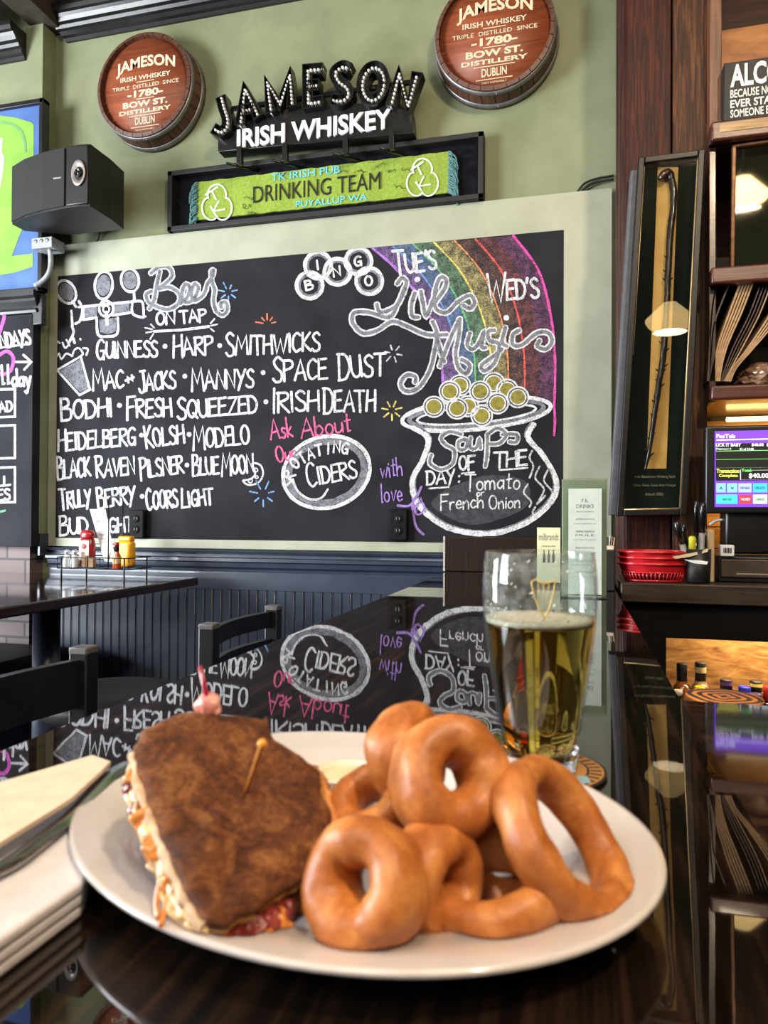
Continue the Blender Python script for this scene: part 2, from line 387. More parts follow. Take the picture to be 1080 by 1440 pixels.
# ================================================================== CHALK WRITING
G = {'A': (.62, '0,0 .3,1 .62,0|.1,.34 .52,.38'), 'B': (.52, '.02,-.02 .04,1|~0,.98 .36,.95 .4,.68 .06,.53|~.06,.53 .5,.46 .46,.06 0,0'),
 'C': (.5, '~.5,.86 .3,1 .06,.76 .03,.28 .22,0 .5,.14'), 'D': (.56, '.04,0 .04,1|~-.04,.98 .36,.92 .56,.5 .38,.06 0,0'), 'E': (.46, '.46,1 .03,.98 0,0 .48,.02|.02,.52 .4,.55'),
 'F': (.48, '.5,1 .02,.98 0,-.06|.02,.52 .4,.55'), 'G': (.56, '~.52,.86 .3,1 .05,.74 .04,.24 .26,0 .5,.16|.5,-.02 .5,.42 .28,.42'), 'H': (.52, '0,0 .03,1|.54,-.02 .5,1|0,.48 .52,.54'),
 'I': (.14, '.07,0 .08,1'), 'J': (.42, '~.42,1 .43,.35 .34,.04 .1,.02 0,.2|.2,1 .6,1'), 'K': (.5, '.02,0 .02,1|.48,1 .04,.46 .54,0'), 'L': (.44, '.03,1 0,.02 .48,.03'),
 'M': (.74, '0,-.02 .1,1 .36,.34 .64,1 .76,-.02'), 'N': (.58, '0,-.02 .05,1 .54,.02 .58,1.02'), 'O': (.56, '@.28,.5,.27,.5'), 'P': (.5, '.03,-.06 .03,1|~-.04,.97 .42,.96 .48,.66 .04,.48'),
 'Q': (.6, '@.28,.5,.27,.5|.34,.24 .6,-.06'), 'R': (.52, '.03,0 .03,1|~-.04,.97 .42,.96 .46,.68 .05,.5|.08,.5 .56,-.02'), 'S': (.46, '~.46,.86 .26,1 .05,.82 .18,.57 .44,.36 .42,.06 .16,0 0,.14'),
 'T': (.56, '-.02,1 .6,.98|.3,1 .28,-.04'), 'U': (.52, '~0,1 .01,.34 .2,0 .46,.18 .5,1|.5,1 .53,0'), 'V': (.54, '0,1 .26,0 .56,1'), 'W': (.84, '0,1 .2,0 .42,.74 .62,0 .86,1'), 'X': (.5, '0,1 .5,0|.5,1 0,0'),
 'Y': (.54, '0,1 .28,.46|.56,1 .3,.4 .12,-.16'), 'Z': (.52, '0,1 .5,1 0,.02 .54,.02'), '\'': (.12, '.08,1.05 .02,.8'), ':': (.1, '.04,.6 .06,.66|.04,.12 .06,.18'), ' ': (.3, ''), '.': (.14, '.05,.0 .08,.06'), '*': (.4, '0,.4 .4,.46|.1,.1 .14,.7 .3,.15 .34,.75'),
 'a': (.42, '~.36,.46 .16,.52 .02,.26 .14,.02 .34,.2|.37,.54 .38,0'), 'b': (.4, '0,1 0,0|~0,.3 .2,.52 .38,.26 .2,0 0,.1'), 'c': (.36, '~.34,.44 .16,.52 .01,.26 .14,.0 .36,.1'), 'd': (.4, '~.36,.4 .16,.5 .02,.24 .16,0 .36,.18|.38,1 .39,0'),
 'e': (.36, '~.02,.26 .34,.3 .2,.54 .02,.3 .12,.02 .36,.1'), 'h': (.38, '0,1 0,0|~0,.3 .2,.52 .34,.4 .36,0'), 'i': (.08, '.04,.5 .04,0|.04,.68 .05,.74'), 'k': (.36, '.02,1 .02,0|.3,.5 .04,.24 .36,0'), 'l': (.14, '.05,1 .06,.0 .14,.02'),
 'm': (.58, '0,.5 .02,0|~.02,.3 .16,.52 .28,.4 .28,0|~.28,.3 .42,.52 .54,.4 .56,0'), 'n': (.38, '0,.5 .02,0|~.02,.3 .2,.53 .34,.4 .36,0'), 'o': (.38, '@.19,.26,.18,.26'), 'r': (.28, '0,.5 .02,0|~.02,.28 .12,.48 .28,.48'),
 's': (.3, '~.28,.46 .1,.52 .06,.36 .26,.22 .2,.02 .0,.06'), 't': (.3, '.14,.9 .14,.02 .26,.04|0,.56 .3,.6'), 'u': (.38, '~0,.5 .02,.1 .18,0 .34,.16 .36,.5|.36,.5 .38,0'), 'v': (.34, '0,.5 .16,0 .34,.54'), 'w': (.52, '0,.5 .12,0 .26,.4 .38,0 .52,.54'), 'y': (.36, '0,.5 .16,.04|~.36,.54 .2,-.05 .08,-.4 -.06,-.3')}
def strokes_of(ch):
    w, s = G[ch]; out = []
    for st in s.split('|'):
        if not st: continue
        if st[0] == '@':
            cx, cy, rx, ry = map(float, st[1:].split(',')); out.append([Vector(p) for p in ellipse(cx, cy, rx, ry, 18, 0, PI*.6, PI*2.66)])
        else:
            sm = st[0] == '~'; p = [Vector(tuple(map(float, q.split(',')))) for q in st.lstrip('~').split()]
            out.append(smooth(p, 5) if sm else p)
    return w, out
rng = random.Random(3); lift = [0]
def ribbon(mb, P, w, put, closed=False, wob=.10, cap=True):
    """flat chalk stroke; P pixel polyline, put maps a pixel onto the board"""
    P = [T2(p) for p in P]
    if cap and not closed and len(P) > 1:          # rounded ends
        d = (P[0]-P[1]).normalized(); e = (P[-1]-P[-2]).normalized()
        P = [P[0]+d*w*.38]+P+[P[-1]+e*w*.38]
    N = len(P); ww = [w*(1+rng.uniform(-wob, wob)) for _ in P]
    if cap and not closed: ww[0] = ww[-1] = w*.55
    L, R = sides(P, ww, closed)
    lift[0] = (lift[0]+1) % 14; dv = [Vector((0, -.00006*(lift[0] % 6+i/N), 0)) for i in range(N)]       # strokes that cross lie on top of each other
    a = [mb.bm.verts.new(put(p.x, p.y)+d_) for p, d_ in zip(L, dv)]; b = [mb.bm.verts.new(put(p.x, p.y)+d_) for p, d_ in zip(R, dv)]
    for i in range(N if closed else N-1):
        j = (i+1) % N
        try: mb.bm.faces.new((a[i], a[j], b[j], b[i]))
        except ValueError: pass
def fill(mb, P, put):
    try: mb.bm.faces.new([mb.bm.verts.new(put(p[0], p[1])) for p in P])
    except ValueError: pass
def write(mb, text, x0, y0, x1, y1, h, w, put, first=1.0, slant=.04, jig=.03):
    """handwriting between two baseline points"""
    lay, x = [], 0.
    for i, ch in enumerate(text):
        adv, st = strokes_of(ch); k = first if i == 0 else 1.
        lay.append((x, st, k)); x += adv*(k if k == 1 else k*.85)+.11
    tot = x-.11; ax = Vector((x1-x0, y1-y0)); L = ax.length; ax.normalize(); up2 = Vector((ax.y, -ax.x)); sx = L/tot
    for ox, st, k in lay:
        dy = rng.uniform(-jig, jig); tw = rng.uniform(-.05, .05)
        for s in st:
            q = []
            for p in s:
                px_ = (ox+p.x*(k if k == 1 else k*.85))*sx; py_ = (p.y*k+dy-(k-1)*.18)*h
                px_ += py_*(slant+tw)
                q.append(Vector((x0, y0))+ax*px_+up2*py_)
            if len(q) > 1: ribbon(mb, q, w, put)

def boardput(Yb):
    def mk(layer):
        y = Yb-.0005*layer
        return lambda px, py: onY(px, py, y)
    return mk
cw = chalk('white chalk', (216, 218, 222), .78); cg = chalk('grey rubbed chalk', (128, 130, 138), .55)
cthin = chalk('thin white chalk', (205, 207, 212), .5); cpink = chalk('pink chalk', (224, 104, 150), .7); cpurp = chalk('lilac chalk', (160, 130, 205), .7)
cblue = chalk('blue chalk', (120, 165, 225), .65); cyel = chalk('yellow chalk', (225, 205, 110), .65); cora = chalk('orange chalk', (215, 120, 90), .65)
cgold = chalk('olive gold chalk', (142, 134, 60), .75); cmag = chalk('magenta chalk', (214, 96, 190), .75); cgrn = chalk('green chalk', (110, 180, 140), .6)

mt_board = plain('blackboard slate paint', BOARD1, BOARD2, 5, .75, bmp=.05, bscale=200, spec=.12)
YB = D-.030                     # writing face of the big board
cb = root('chalkboard', 'large black chalkboard with chalk beer list and rainbow on the back wall', 'chalkboard', (-1.2, D, CZ-.1))
# panel and pale green surround
bl, tr = onY(78, 759, YB), onY(793, 322, YB)
xl, xr, zb, ztp = bl.x, tr.x, CZ-.092, CZ+1.128
MB().box((xl, YB, zb), (xr, D-.02, ztp), .001).build('panel', mt_board, cb)
mb = MB(); sx0, sx1, sz0, sz1 = -2.425+.045, .135, CZ-.13, CZ+1.272
for lo, hi in (((sx0, sz0), (xl, sz1)), ((xr, sz0), (sx1, sz1)), ((xl, ztp), (xr, sz1)), ((xl, sz0), (xr, zb))):
    mb.box((lo[0], YB-.003, lo[1]), (hi[0], D-.001, hi[1]))
mb.build('surround', mt_wall2, cb)
pt = boardput(YB)
def cpart(name, mb, m): return mb.build(name, m, cb)

def line(words, w, layer=3, m=cw, name='lettering'):
    mb = MB(); p = pt(layer); w *= .77
    for q in words:
        if q[0] == 'dot':
            ribbon(mb, ellipse(q[1], q[2], 1.7, 1.7, 10), 3.4, p, True)
        else: write(mb, q[0], q[1], q[2], q[3], q[4], q[5], w, p, q[6] if len(q) > 6 else 1.25)
    return cpart(name, mb, m)
line([('GUINNESS', 136, 504, 221, 501, 22), ('dot', 232, 487), ('HARP', 244, 502, 299, 497, 25), ('dot', 309, 486), ('SMITHWICKS', 318, 500, 449, 493, 26)], 4.3)
line([('MAC', 131, 548, 174, 545, 24), ('*', 178, 540, 190, 536, 13, 1), ('JACKS', 196, 551, 247, 545, 24), ('dot', 260, 529), ('MANNYS', 270, 548, 356, 544, 25), ('dot', 370, 524), ('SPACE', 384, 536, 460, 532, 28), ('DUST', 476, 533, 542, 527, 30)], 4.4)
line([('BODHI', 86, 590, 158, 585, 25), ('dot', 168, 570), ('FRESH', 179, 588, 241, 585, 25), ('SQUEEZED', 250, 589, 362, 580, 24), ('dot', 374, 565), ('IRISH', 383, 580, 448, 577, 28), ('DEATH', 455, 580, 527, 577, 29)], 4.6)
line([('HEIDELBERG', 82, 634, 191, 625, 24), ('dot', 199, 612), ('KOLSH', 206, 630, 259, 622, 25), ('dot', 266, 611), ('MODELO', 272, 631, 351, 624, 26)], 4.3)
line([('BLACK', 81, 673, 127, 669, 26), ('RAVEN', 136, 671, 190, 667, 24), ('PILSNER', 198, 673, 258, 664, 24), ('dot', 263, 654), ('BLUE', 271, 668, 308, 666, 24), ('MOON', 312, 668, 357, 664, 25)], 4.2)
line([('TRULY', 85, 716, 128, 711, 23), ('BERRY', 138, 714, 190, 708, 24), ('dot', 200, 698), ('COORS', 207, 717, 250, 712, 24), ('LIGHT', 256, 714, 300, 709, 22)], 4.2)
line([('BUD', 84, 752, 124, 749, 22)], 4.2); line([('LIGHT', 140, 750, 187, 746, 20)], 4.2)
line([('ON', 220, 457, 246, 455, 17, 1), ('TAP', 254, 455, 290, 451, 17, 1)], 4.2)
mb = MB(); ribbon(mb, [(216, 466), (256, 464), (294, 459)], 3.6, pt(3)); ribbon(mb, [(220, 466), (254, 465), (290, 461)], 1.8, pt(3))
for a, b in (((204, 461), (214, 463)), ((205, 468), (215, 466)), ((211, 477), (216, 469)), ((296, 455), (302, 448)), ((297, 458), (306, 456)), ((296, 462), (301, 466)), ((212, 456), (217, 461))): ribbon(mb, [a, b], 2, pt(3))
cpart('underline', mb, cw)

# hollow script words: a white outer stroke and a grey rubbed heart
def c3(*P): return [(x*.38889, 330+y*.38889) for x, y in P]
def c4(*P): return [(380+x*.40741, 330+y*.40741) for x, y in P]
def script(paths, w, name, wi=None, layer=4):
    a, b = MB(), MB()
    for P in paths:
        Q = smooth([(x, y, 0) for x, y in P], 6); ribbon(a, Q, w, pt(layer)); ribbon(b, Q, wi or w*.52, pt(layer+1), wob=.05)
    h = cpart(name, a, cw); b.build('shading', cg, h); return h
script([c3((578, 130), (566, 190), (556, 240), (540, 268)), c3((545, 140), (575, 118), (612, 120), (622, 150), (596, 178), (570, 196), (612, 190), (648, 214), (644, 250), (606, 270), (560, 258), (535, 240), (530, 215), (548, 205)),
        c3((650, 250), (678, 225), (686, 190), (670, 180), (658, 210), (666, 242), (692, 240), (712, 212), (716, 188), (702, 180), (692, 210), (700, 238), (724, 228), (742, 205), (750, 178), (768, 150), (772, 130), (764, 134), (766, 170), (776, 200), (772, 240), (782, 276), (806, 290), (822, 270), (816, 244), (798, 250), (800, 264))], 8.6, 'script_lettering', 4.6)
script([c4((438, 170), (455, 150), (470, 165), (455, 210), (430, 250), (380, 268), (368, 240)), c4((465, 180), (440, 240), (410, 285), (340, 268), (290, 270), (285, 305), (320, 340), (370, 330), (420, 300), (470, 315), (540, 345), (610, 345)),
        c4((500, 200), (488, 240), (490, 280), (512, 285)), c4((520, 195), (528, 240), (538, 280), (560, 230), (575, 190)), c4((555, 250), (600, 190), (606, 155), (585, 150), (568, 200), (572, 255), (610, 268), (650, 230), (690, 210), (705, 235), (690, 255), (668, 245))], 9.4, 'script_lettering', 5.0)
script([c4((560, 300), (575, 340), (568, 400), (550, 470), (510, 530), (468, 540), (450, 515), (470, 485), (500, 490), (500, 510)), c4((655, 290), (630, 340), (605, 400), (585, 455)), c4((570, 340), (588, 400), (600, 440)), c4((655, 290), (650, 350), (640, 410), (650, 460), (678, 480), (688, 450), (660, 430)),
        c4((690, 340), (680, 380), (700, 395), (722, 370), (738, 335), (730, 385), (745, 390)), c4((775, 330), (752, 335), (758, 365), (790, 380), (775, 440), (740, 470), (730, 450), (770, 420), (800, 395)), c4((812, 320), (800, 370), (816, 385)), c4((860, 330), (838, 345), (838, 380), (870, 380), (920, 340), (960, 340), (972, 370), (950, 395), (922, 385), (930, 365))], 9.4, 'script_lettering', 5.0)
script([c4((660, 690), (620, 680), (590, 700), (605, 725), (635, 745), (630, 790), (590, 810), (552, 790), (556, 760)), c4((672, 705), (650, 715), (652, 740), (675, 738), (680, 712), (668, 705)), c4((692, 700), (690, 735), (712, 735), (722, 705), (726, 738)), c4((750, 690), (748, 760), (742, 800)), c4((748, 690), (785, 668), (815, 690), (790, 720), (750, 722)), c4((800, 690), (850, 690), (850, 715), (825, 715))], 8.0, 'script_lettering', 4.2)
line([('TUE\'S', 556, 386, 614, 378, 26, 1.3)], 5.2, 5)
line([('WED\'S', 686, 424, 758, 418, 27, 1.5)], 5.2, 5)
mb = MB(); ribbon(mb, ellipse(712, 447, 2, 2, 10), 4, pt(5), True); ribbon(mb, ellipse(587, 393, 2, 2, 10), 4, pt(5), True); cpart('dot', mb, cw)
# bingo balls
for (x, y), ch in zip(((165, 106), (136, 175), (232, 128), (305, 92), (342, 160)), 'IBNGO'):
    cx_, cy_ = 380+x*.40741, 330+y*.40741; a = MB(); ribbon(a, ellipse(cx_, cy_, 18.5, 18.5, 30), 5.2, pt(3), True, .15); h = cpart('bingo_ball', a, cw)
    b = MB(); ribbon(b, ellipse(cx_, cy_, 14.5, 14.5, 26), 3.5, pt(2), True, .2); b.build('shading', cg, h)
    b = MB(); write(b, ch, cx_-5, cy_+7, cx_+5, cy_+5, 13, 3, pt(4)); b.build('lettering', cw, h)
# rainbow: seven bands between an inner and an outer arc
inner = smooth([(x, y, 0) for x, y in c4((345, 45), (440, 130), (530, 250), (580, 380), (592, 520))], 8); outer = smooth([(x, y, 0) for x, y in c4((845, 3), (930, 120), (972, 270), (988, 430), (985, 590))], 8)
bands = [((128, 104, 158), .36), ((98, 122, 160), .38), ((104, 140, 108), .36), ((178, 168, 112), .33), ((136, 98, 84), .24), ((136, 80, 82), .28), ((128, 78, 116), .30)]
edges_c = [(176, 120, 215), (110, 150, 215), (110, 180, 130), (225, 205, 110), (230, 150, 100), (225, 95, 85), (226, 84, 170)]
rb = MB(); nb = len(bands)
mixp = lambda i, t: inner[i]*(1-t)+outer[i]*t
# the bands are parts of the board's drawing, each a colour of chalk
for k, (c, cov) in enumerate(bands):
    b = MB(); t0, t1 = k/nb, (k+1)/nb; n = len(inner); p = pt(1)
    A = [b.bm.verts.new(p(*mixp(i, t0)[:2])) for i in range(n)]; B_ = [b.bm.verts.new(p(*mixp(i, t1)[:2])) for i in range(n)]
    for i in range(n-1): b.bm.faces.new((A[i], A[i+1], B_[i+1], B_[i]))
    h = cpart('rainbow_band', b, chalk('band chalk %d' % k, c, cov)); e = MB()
    tt = t1-.012 if k == nb-1 else t0+.012
    Q = [mixp(i, tt) for i in range(n)]
    if k == nb-1: Q += [Vector((x, y, 0)) for x, y in c4((983, 640), (980, 692))]
    ribbon(e, Q, 3.4 if k in (0, 6) else 2.4, p and pt(2), wob=.25); e.build('edge_stroke', chalk('edge chalk %d' % k, edges_c[k], .62), h)
# coins
for x, y in ((655, 520), (772, 512), (818, 535), (683, 592), (730, 625), (565, 594), (620, 541), (645, 600), (725, 541), (785, 582), (855, 561)):
    cx_, cy_ = 380+x*.40741, 330+y*.40741; j = len([1 for o in cb.children if o.name.startswith('coin')])*.15+5.2
    a = MB(); fill(a, ellipse(cx_, cy_, 16, 15.6, 26), pt(j)); h = cpart('coin', a, chalk('coin rim chalk', (70, 70, 70), .5))
    b = MB(); ribbon(b, ellipse(cx_, cy_, 14.8, 14.4, 26), 2.4, pt(j+.1), True, .2); b.build('rim', cw, h)
    b = MB(); fill(b, ellipse(cx_, cy_, 10.6, 10.3, 22), pt(j+.05)); b.build('coin_face', cgold, h)
    b = MB(); ribbon(b, ellipse(cx_, cy_, 11, 10.6, 22), 1.8, pt(j+.12), True, .2); b.build('inner_rim', cw, h)
# pot
mb = MB(); Pb = smooth([(x, y, 0) for x, y in c4((495, 668), (545, 705), (525, 780), (490, 850), (510, 930), (590, 1000), (680, 1028), (790, 1028), (900, 985), (978, 910), (985, 840), (940, 760), (890, 700), (910, 655))], 7)
ribbon(mb, Pb, 7.5, pt(4), wob=.15); h = cpart('pot_outline', mb, cw); b = MB(); ribbon(b, [(x+2.5*(1 if x < 660 else -1), y-2, 0) for x, y, _ in Pb], 6, pt(3.5)); b.build('shading', cg, h)
mb = MB(); c0 = (380+712*.40741, 330+618*.40741); ribbon(mb, ellipse(c0[0], c0[1], 105, 22, 48, -.10), 5.6, pt(4), True, .15); h = cpart('pot_rim', mb, cw)
b = MB(); ribbon(b, ellipse(c0[0], c0[1], 95, 17, 44, -.10), 6, pt(3), True, .2); b.build('shading', cg, h)
b = MB(); ribbon(b, ellipse(c0[0], c0[1]+1, 84, 12, 40, -.10), 3, pt(4), True, .2); b.build('inner_rim', cw, h)
mb = MB(); fill(mb, smooth([(x, y, 0) for x, y in c4((680, 850), (760, 830), (880, 850), (890, 930), (800, 980), (680, 1000), (560, 940), (590, 890))], 5, True), pt(1)); cpart('rubbed_patch', mb, chalk('rubbed chalk haze', (78, 78, 84), .4))
line([('OF', 646, 661, 668, 659, 19, 1)], 4.4, 4); line([('THE', 695, 657, 741, 654, 21, 1)], 4.4, 4); line([('DAY', 600, 682, 640, 679, 19, 1)], 4, 4); line([(':', 644, 680, 647, 680, 16, 1)], 4, 4)
mb = MB(); ribbon(mb, [(649, 666), (667, 664)], 2.4, pt(4)); ribbon(mb, [(702, 661), (742, 658)], 2.4, pt(4)); ribbon(mb, [(603, 687), (631, 685)], 2.4, pt(4)); cpart('underline', mb, cw)
line([('Tomato', 654, 690, 731, 687, 23, 1)], 2.8, 4); line([('or', 670, 698, 681, 697, 10, 1)], 1.8, 4); line([('French', 620, 717, 680, 714, 21, 1), ('Onion', 688, 716, 731, 714, 19, 1)], 2.6, 4)
mb = MB()
for P in (c4((930, 800), (915, 840), (945, 880), (920, 930), (950, 900)), c4((960, 810), (945, 850), (975, 890), (960, 920)), c4((890, 860), (875, 890), (900, 920), (895, 940)), c4((905, 745), (895, 770), (908, 800), (895, 840)), c4((915, 940), (905, 960), (918, 978))):
    ribbon(mb, smooth([(x, y, 0) for x, y in P], 6), 2.6, pt(4))
cpart('steam_drawing', mb, cthin)
# ciders oval
mb = MB(); ribbon(mb, ellipse(459, 664, 62, 50, 44, -.28), 5.4, pt(3), True, .15); h = cpart('oval_outline', mb, cw); b = MB(); ribbon(b, ellipse(459, 664, 54, 42.5, 40, -.28), 9, pt(2), True, .2); b.build('shading', cg, h)
mb = MB()
for ch, (x, y), r in zip('ROTATING', ((413, 668), (419, 652), (428, 645), (438, 640), (449, 635), (461, 633), (473, 631), (484, 633)), (-1.1, -.8, -.55, -.35, -.2, -.1, 0, .1)):
    write(mb, ch, x-4*math.cos(r), y+5-4*math.sin(r)*1.0, x+5*math.cos(r), y+5+5*math.sin(r), 15, 3, pt(4), 1)
cpart('lettering', mb, cw); line([('CIDERS', 434, 684, 502, 671, 24, 1.4)], 4, 4)
mb = MB(); ribbon(mb, smooth([(412, 678, 0), (420, 692, 0), (436, 702, 0), (452, 700, 0), (461, 688, 0)], 5), 3, pt(4)); ribbon(mb, [(404, 682), (412, 674), (416, 686)], 3, pt(4)); cpart('arrow_drawing', mb, cw)
line([('Ask', 381, 619, 412, 614, 28, 1), ('About', 424, 616, 494, 606, 27, 1)], 3.4, 4, cpink); line([('Our', 390, 650, 416, 645, 22, 1)], 3.6, 4, cpink)
line([('with', 536, 672, 566, 668, 26, 1), ('love', 536, 706, 566, 704, 26, 1)], 2.6, 5, cpurp)
mb = MB(); ribbon(mb, smooth([(x, y, 0) for x, y in c4((440, 935), (480, 935), (505, 905), (522, 870))], 5), 3.4, pt(5.2)); ribbon(mb, smooth([(x, y, 0) for x, y in c4((490, 930), (495, 970), (505, 1010), (530, 1035))], 5), 3.6, pt(5.2)); ribbon(mb, ellipse(590, 715, 6, 9, 16, .4), 2.6, pt(5.2), True); ribbon(mb, [(580, 700), (585, 722), (592, 700), (598, 720)], 2.6, pt(5.2)); cpart('signature_drawing', mb, cpurp)
# sparks
def spark(cx_, cy_, r, m, n=7, a0=-PI, a1=PI):
    mb = MB()
    for k in range(n):
        a = a0+(a1-a0)*k/n+.2; f = rng.uniform(.75, 1.1); ribbon(mb, [(cx_+math.cos(a)*r*.4, cy_+math.sin(a)*r*.4), (cx_+math.cos(a)*r*f, cy_+math.sin(a)*r*f)], 2.1, pt(3))
    cpart('spark_drawing', mb, m)
spark(321, 411, 14, cblue); spark(376, 456, 16, cora, 5, -PI, 0.2); spark(553, 497, 13, cthin, 6); spark(551, 577, 14, cyel, 7); spark(370, 695, 20, cblue, 7)
# crescent moon
mb = MB(); ribbon(mb, smooth([(355, 652, 0), (366, 654, 0), (370, 666, 0), (364, 678, 0), (350, 682, 0), (342, 676, 0), (352, 674, 0), (359, 666, 0)], 5, True), 2.6, pt(3), True)
for x, y, r in ((360, 661, 2.5), (352, 676, 3), (361, 671, 2)): ribbon(mb, ellipse(x, y, r, r, 10), 1.6, pt(3), True)
cpart('moon_drawing', mb, cw)
# taps and the spilling glass
mb, mgs = MB(), []
def shade(P): g_ = MB(); fill(g_, P, pt(2)); mgs.append(g_)
for x, y, rx, ry, tl in ((240, 207, 32, 44, -.5), (375, 183, 32, 50, .1), (470, 165, 32, 42, -.15)):
    (cx_, cy_), = c3((x, y)); ribbon(mb, ellipse(cx_, cy_, rx*.389, ry*.389, 28, tl), 3.6, pt(3), True, .15); shade(ellipse(cx_, cy_, rx*.3, ry*.3, 20, tl))
for P in (c3((262, 240), (275, 262)), c3((370, 235), (372, 260)), c3((484, 205), (486, 235)), c3((285, 262), (400, 250), (500, 240)), c3((300, 308), (350, 300)), c3((408, 292), (470, 282)), c3((302, 262), (302, 306)),
          c3((258, 275), (262, 330)), c3((285, 240), (298, 270), (290, 310), (272, 322)), c3((488, 230), (478, 250), (480, 285), (508, 298), (526, 296)), c3((500, 240), (516, 246), (520, 290)), c3((350, 308), (355, 362), (390, 368), (424, 358), (426, 300)), c3((260, 330), (266, 355), (250, 390), (262, 372), (270, 392))):
    ribbon(mb, smooth([(x, y, 0) for x, y in P], 4), 3.6, pt(3))
ribbon(mb, ellipse(*c3((384, 268))[0], 10, 11, 22), 3.4, pt(3), True); ribbon(mb, ellipse(*c3((384, 270))[0], 4.5, 5, 16), 2.4, pt(3), True); ribbon(mb, c3((384, 280), (388, 325)), 4.6, pt(3))
shade(c3((305, 265), (350, 258), (350, 296), (305, 303))); shade(c3((410, 254), (468, 248), (468, 280), (410, 288))); shade(c3((358, 308), (420, 300), (418, 350), (390, 360), (362, 352)))
h = cpart('tap_drawing', mb, cw)
for g_ in mgs: g_.build('shading', cg, h)
mb, mg = MB(), MB(); P = c3((206, 490), (292, 440), (325, 560), (288, 580)); ribbon(mb, P, 3.4, pt(3), True); fill(mg, c3((215, 492), (290, 450), (318, 556), (290, 570)), pt(2))
for Q in (c3((290, 440), (300, 430), (286, 410), (268, 418), (262, 440)), c3((262, 440), (240, 430), (222, 450), (214, 430), (206, 440)), c3((300, 410), (318, 414), (312, 436)), c3((250, 395), (236, 410), (226, 390)), c3((240, 380), (252, 402)), c3((206, 385), (216, 392)), c3((290, 376), (292, 380))): ribbon(mb, smooth([(x, y, 0) for x, y in Q], 4), 2.6, pt(3))
h = cpart('glass_drawing', mb, cw); mg.build('shading', cg, h)
# ================================================================== PIER: second chalkboard, framed banner
YP = PY-.05
pb = root('chalkboard', 'narrow chalkboard with lunch specials on the brick pier, left edge of the photo', 'chalkboard', (-2.8, PY, CZ-.1))
pz0, pz1 = onY(45, 769, YP).z, onY(45, 441, YP).z; pxr = onY(45.5, 600, YP).x
MB().box((-3.6, YP, pz0), (pxr, PY-.001, pz1), .002).build('panel', mt_board, pb)
pp = boardput(YP)
def pl(P): return [(x*.3614, 400+y*.3614) for x, y in P]
mb = MB(); write(mb, 'MONDAYS', -18, 492, 43, 483, 20, 3.8, pp(2), 1)
ribbon(mb, [(0, 489), (37, 484)], 2.6, pp(2)); mb.build('lettering', cw, pb); mb = MB(); write(mb, 'all', -14, 541, 14, 539, 26, 3.6, pp(2), 1); write(mb, 'day', 17, 544, 43, 542, 24, 3.6, pp(2), 1); mb.build('lettering', cw, pb); mb = MB()
ribbon(mb, [(22, 509), (43, 509)], 3.4, pp(2)); ribbon(mb, [(33, 499), (44, 509), (34, 520)], 3.4, pp(2))
mb.build('arrow_drawing', cw, pb); mb = MB(); write(mb, 'SALAD', -25, 583, 17, 578, 14, 3, pp(2), 1); mb.build('lettering', cw, pb); mb = MB(); write(mb, 'ALL', -18, 686, 14, 682, 13, 3, pp(2), 1); write(mb, 'FRIES', -26, 706, 14, 702, 15, 3, pp(2), 1)
mb.build('lettering', cw, pb)
for y0, y1 in ((547, 586), (598, 644), (657, 706)):
    b = MB(); ribbon(b, [(-40, y0+2), (21, y0), (21, y1), (-40, y1+2)], 3.4, pp(1), wob=.2); b.build('box_outline', cw, pb)
b = MB(); ribbon(b, smooth([(-2, 500, 0), (10, 494, 0), (19, 504, 0), (14, 522, 0), (0, 526, 0), (-6, 516, 0)], 6), 5, pp(2)); b.build('flourish', cmag, pb); b = MB(); ribbon(b, smooth([(1, 441, 0), (6, 444, 0), (2, 460, 0), (-2, 470, 0)], 5), 5, pp(2)); b.build('flourish', cmag, pb)
b = MB(); ribbon(b, [(-5, 721), (7, 718)], 3, pp(2)); b.build('dash', cgrn, pb)
# moulded black ledge above it
profz = onY(45, 440, YP).z
mb = MB(); prof = [(0, 0), (.056, 0), (.062, .01), (.056, .02), (.048, .024), (.07, .05), (.07, .062), (.085, .07), (.085, .098), (0, .098)]
A = [mb.bm.verts.new((-3.6, PY-d, profz+h)) for d, h in prof]; B_ = [mb.bm.verts.new((pxr+.006+d*.25, PY-d, profz+h)) for d, h in prof]; n = len(prof)
for k in range(n): mb.bm.faces.new((A[k], A[(k+1) % n], B_[(k+1) % n], B_[k]))
mb.bm.faces.new(A[::-1]); mb.bm.faces.new(B_); tag(mb.build('picture_ledge', mt_black), 'black moulded wooden ledge between the banner and the left chalkboard', 'ledge')
# black bracket arm end sticking past the ledge
tag(MB().box((pxr-.01, PY-.05, profz-.055), (pxr+.045, PY-.02, profz+.085), .004).build('metal_bracket', mt_black), 'small black bracket at the corner of the pier above the left chalkboard', 'bracket')
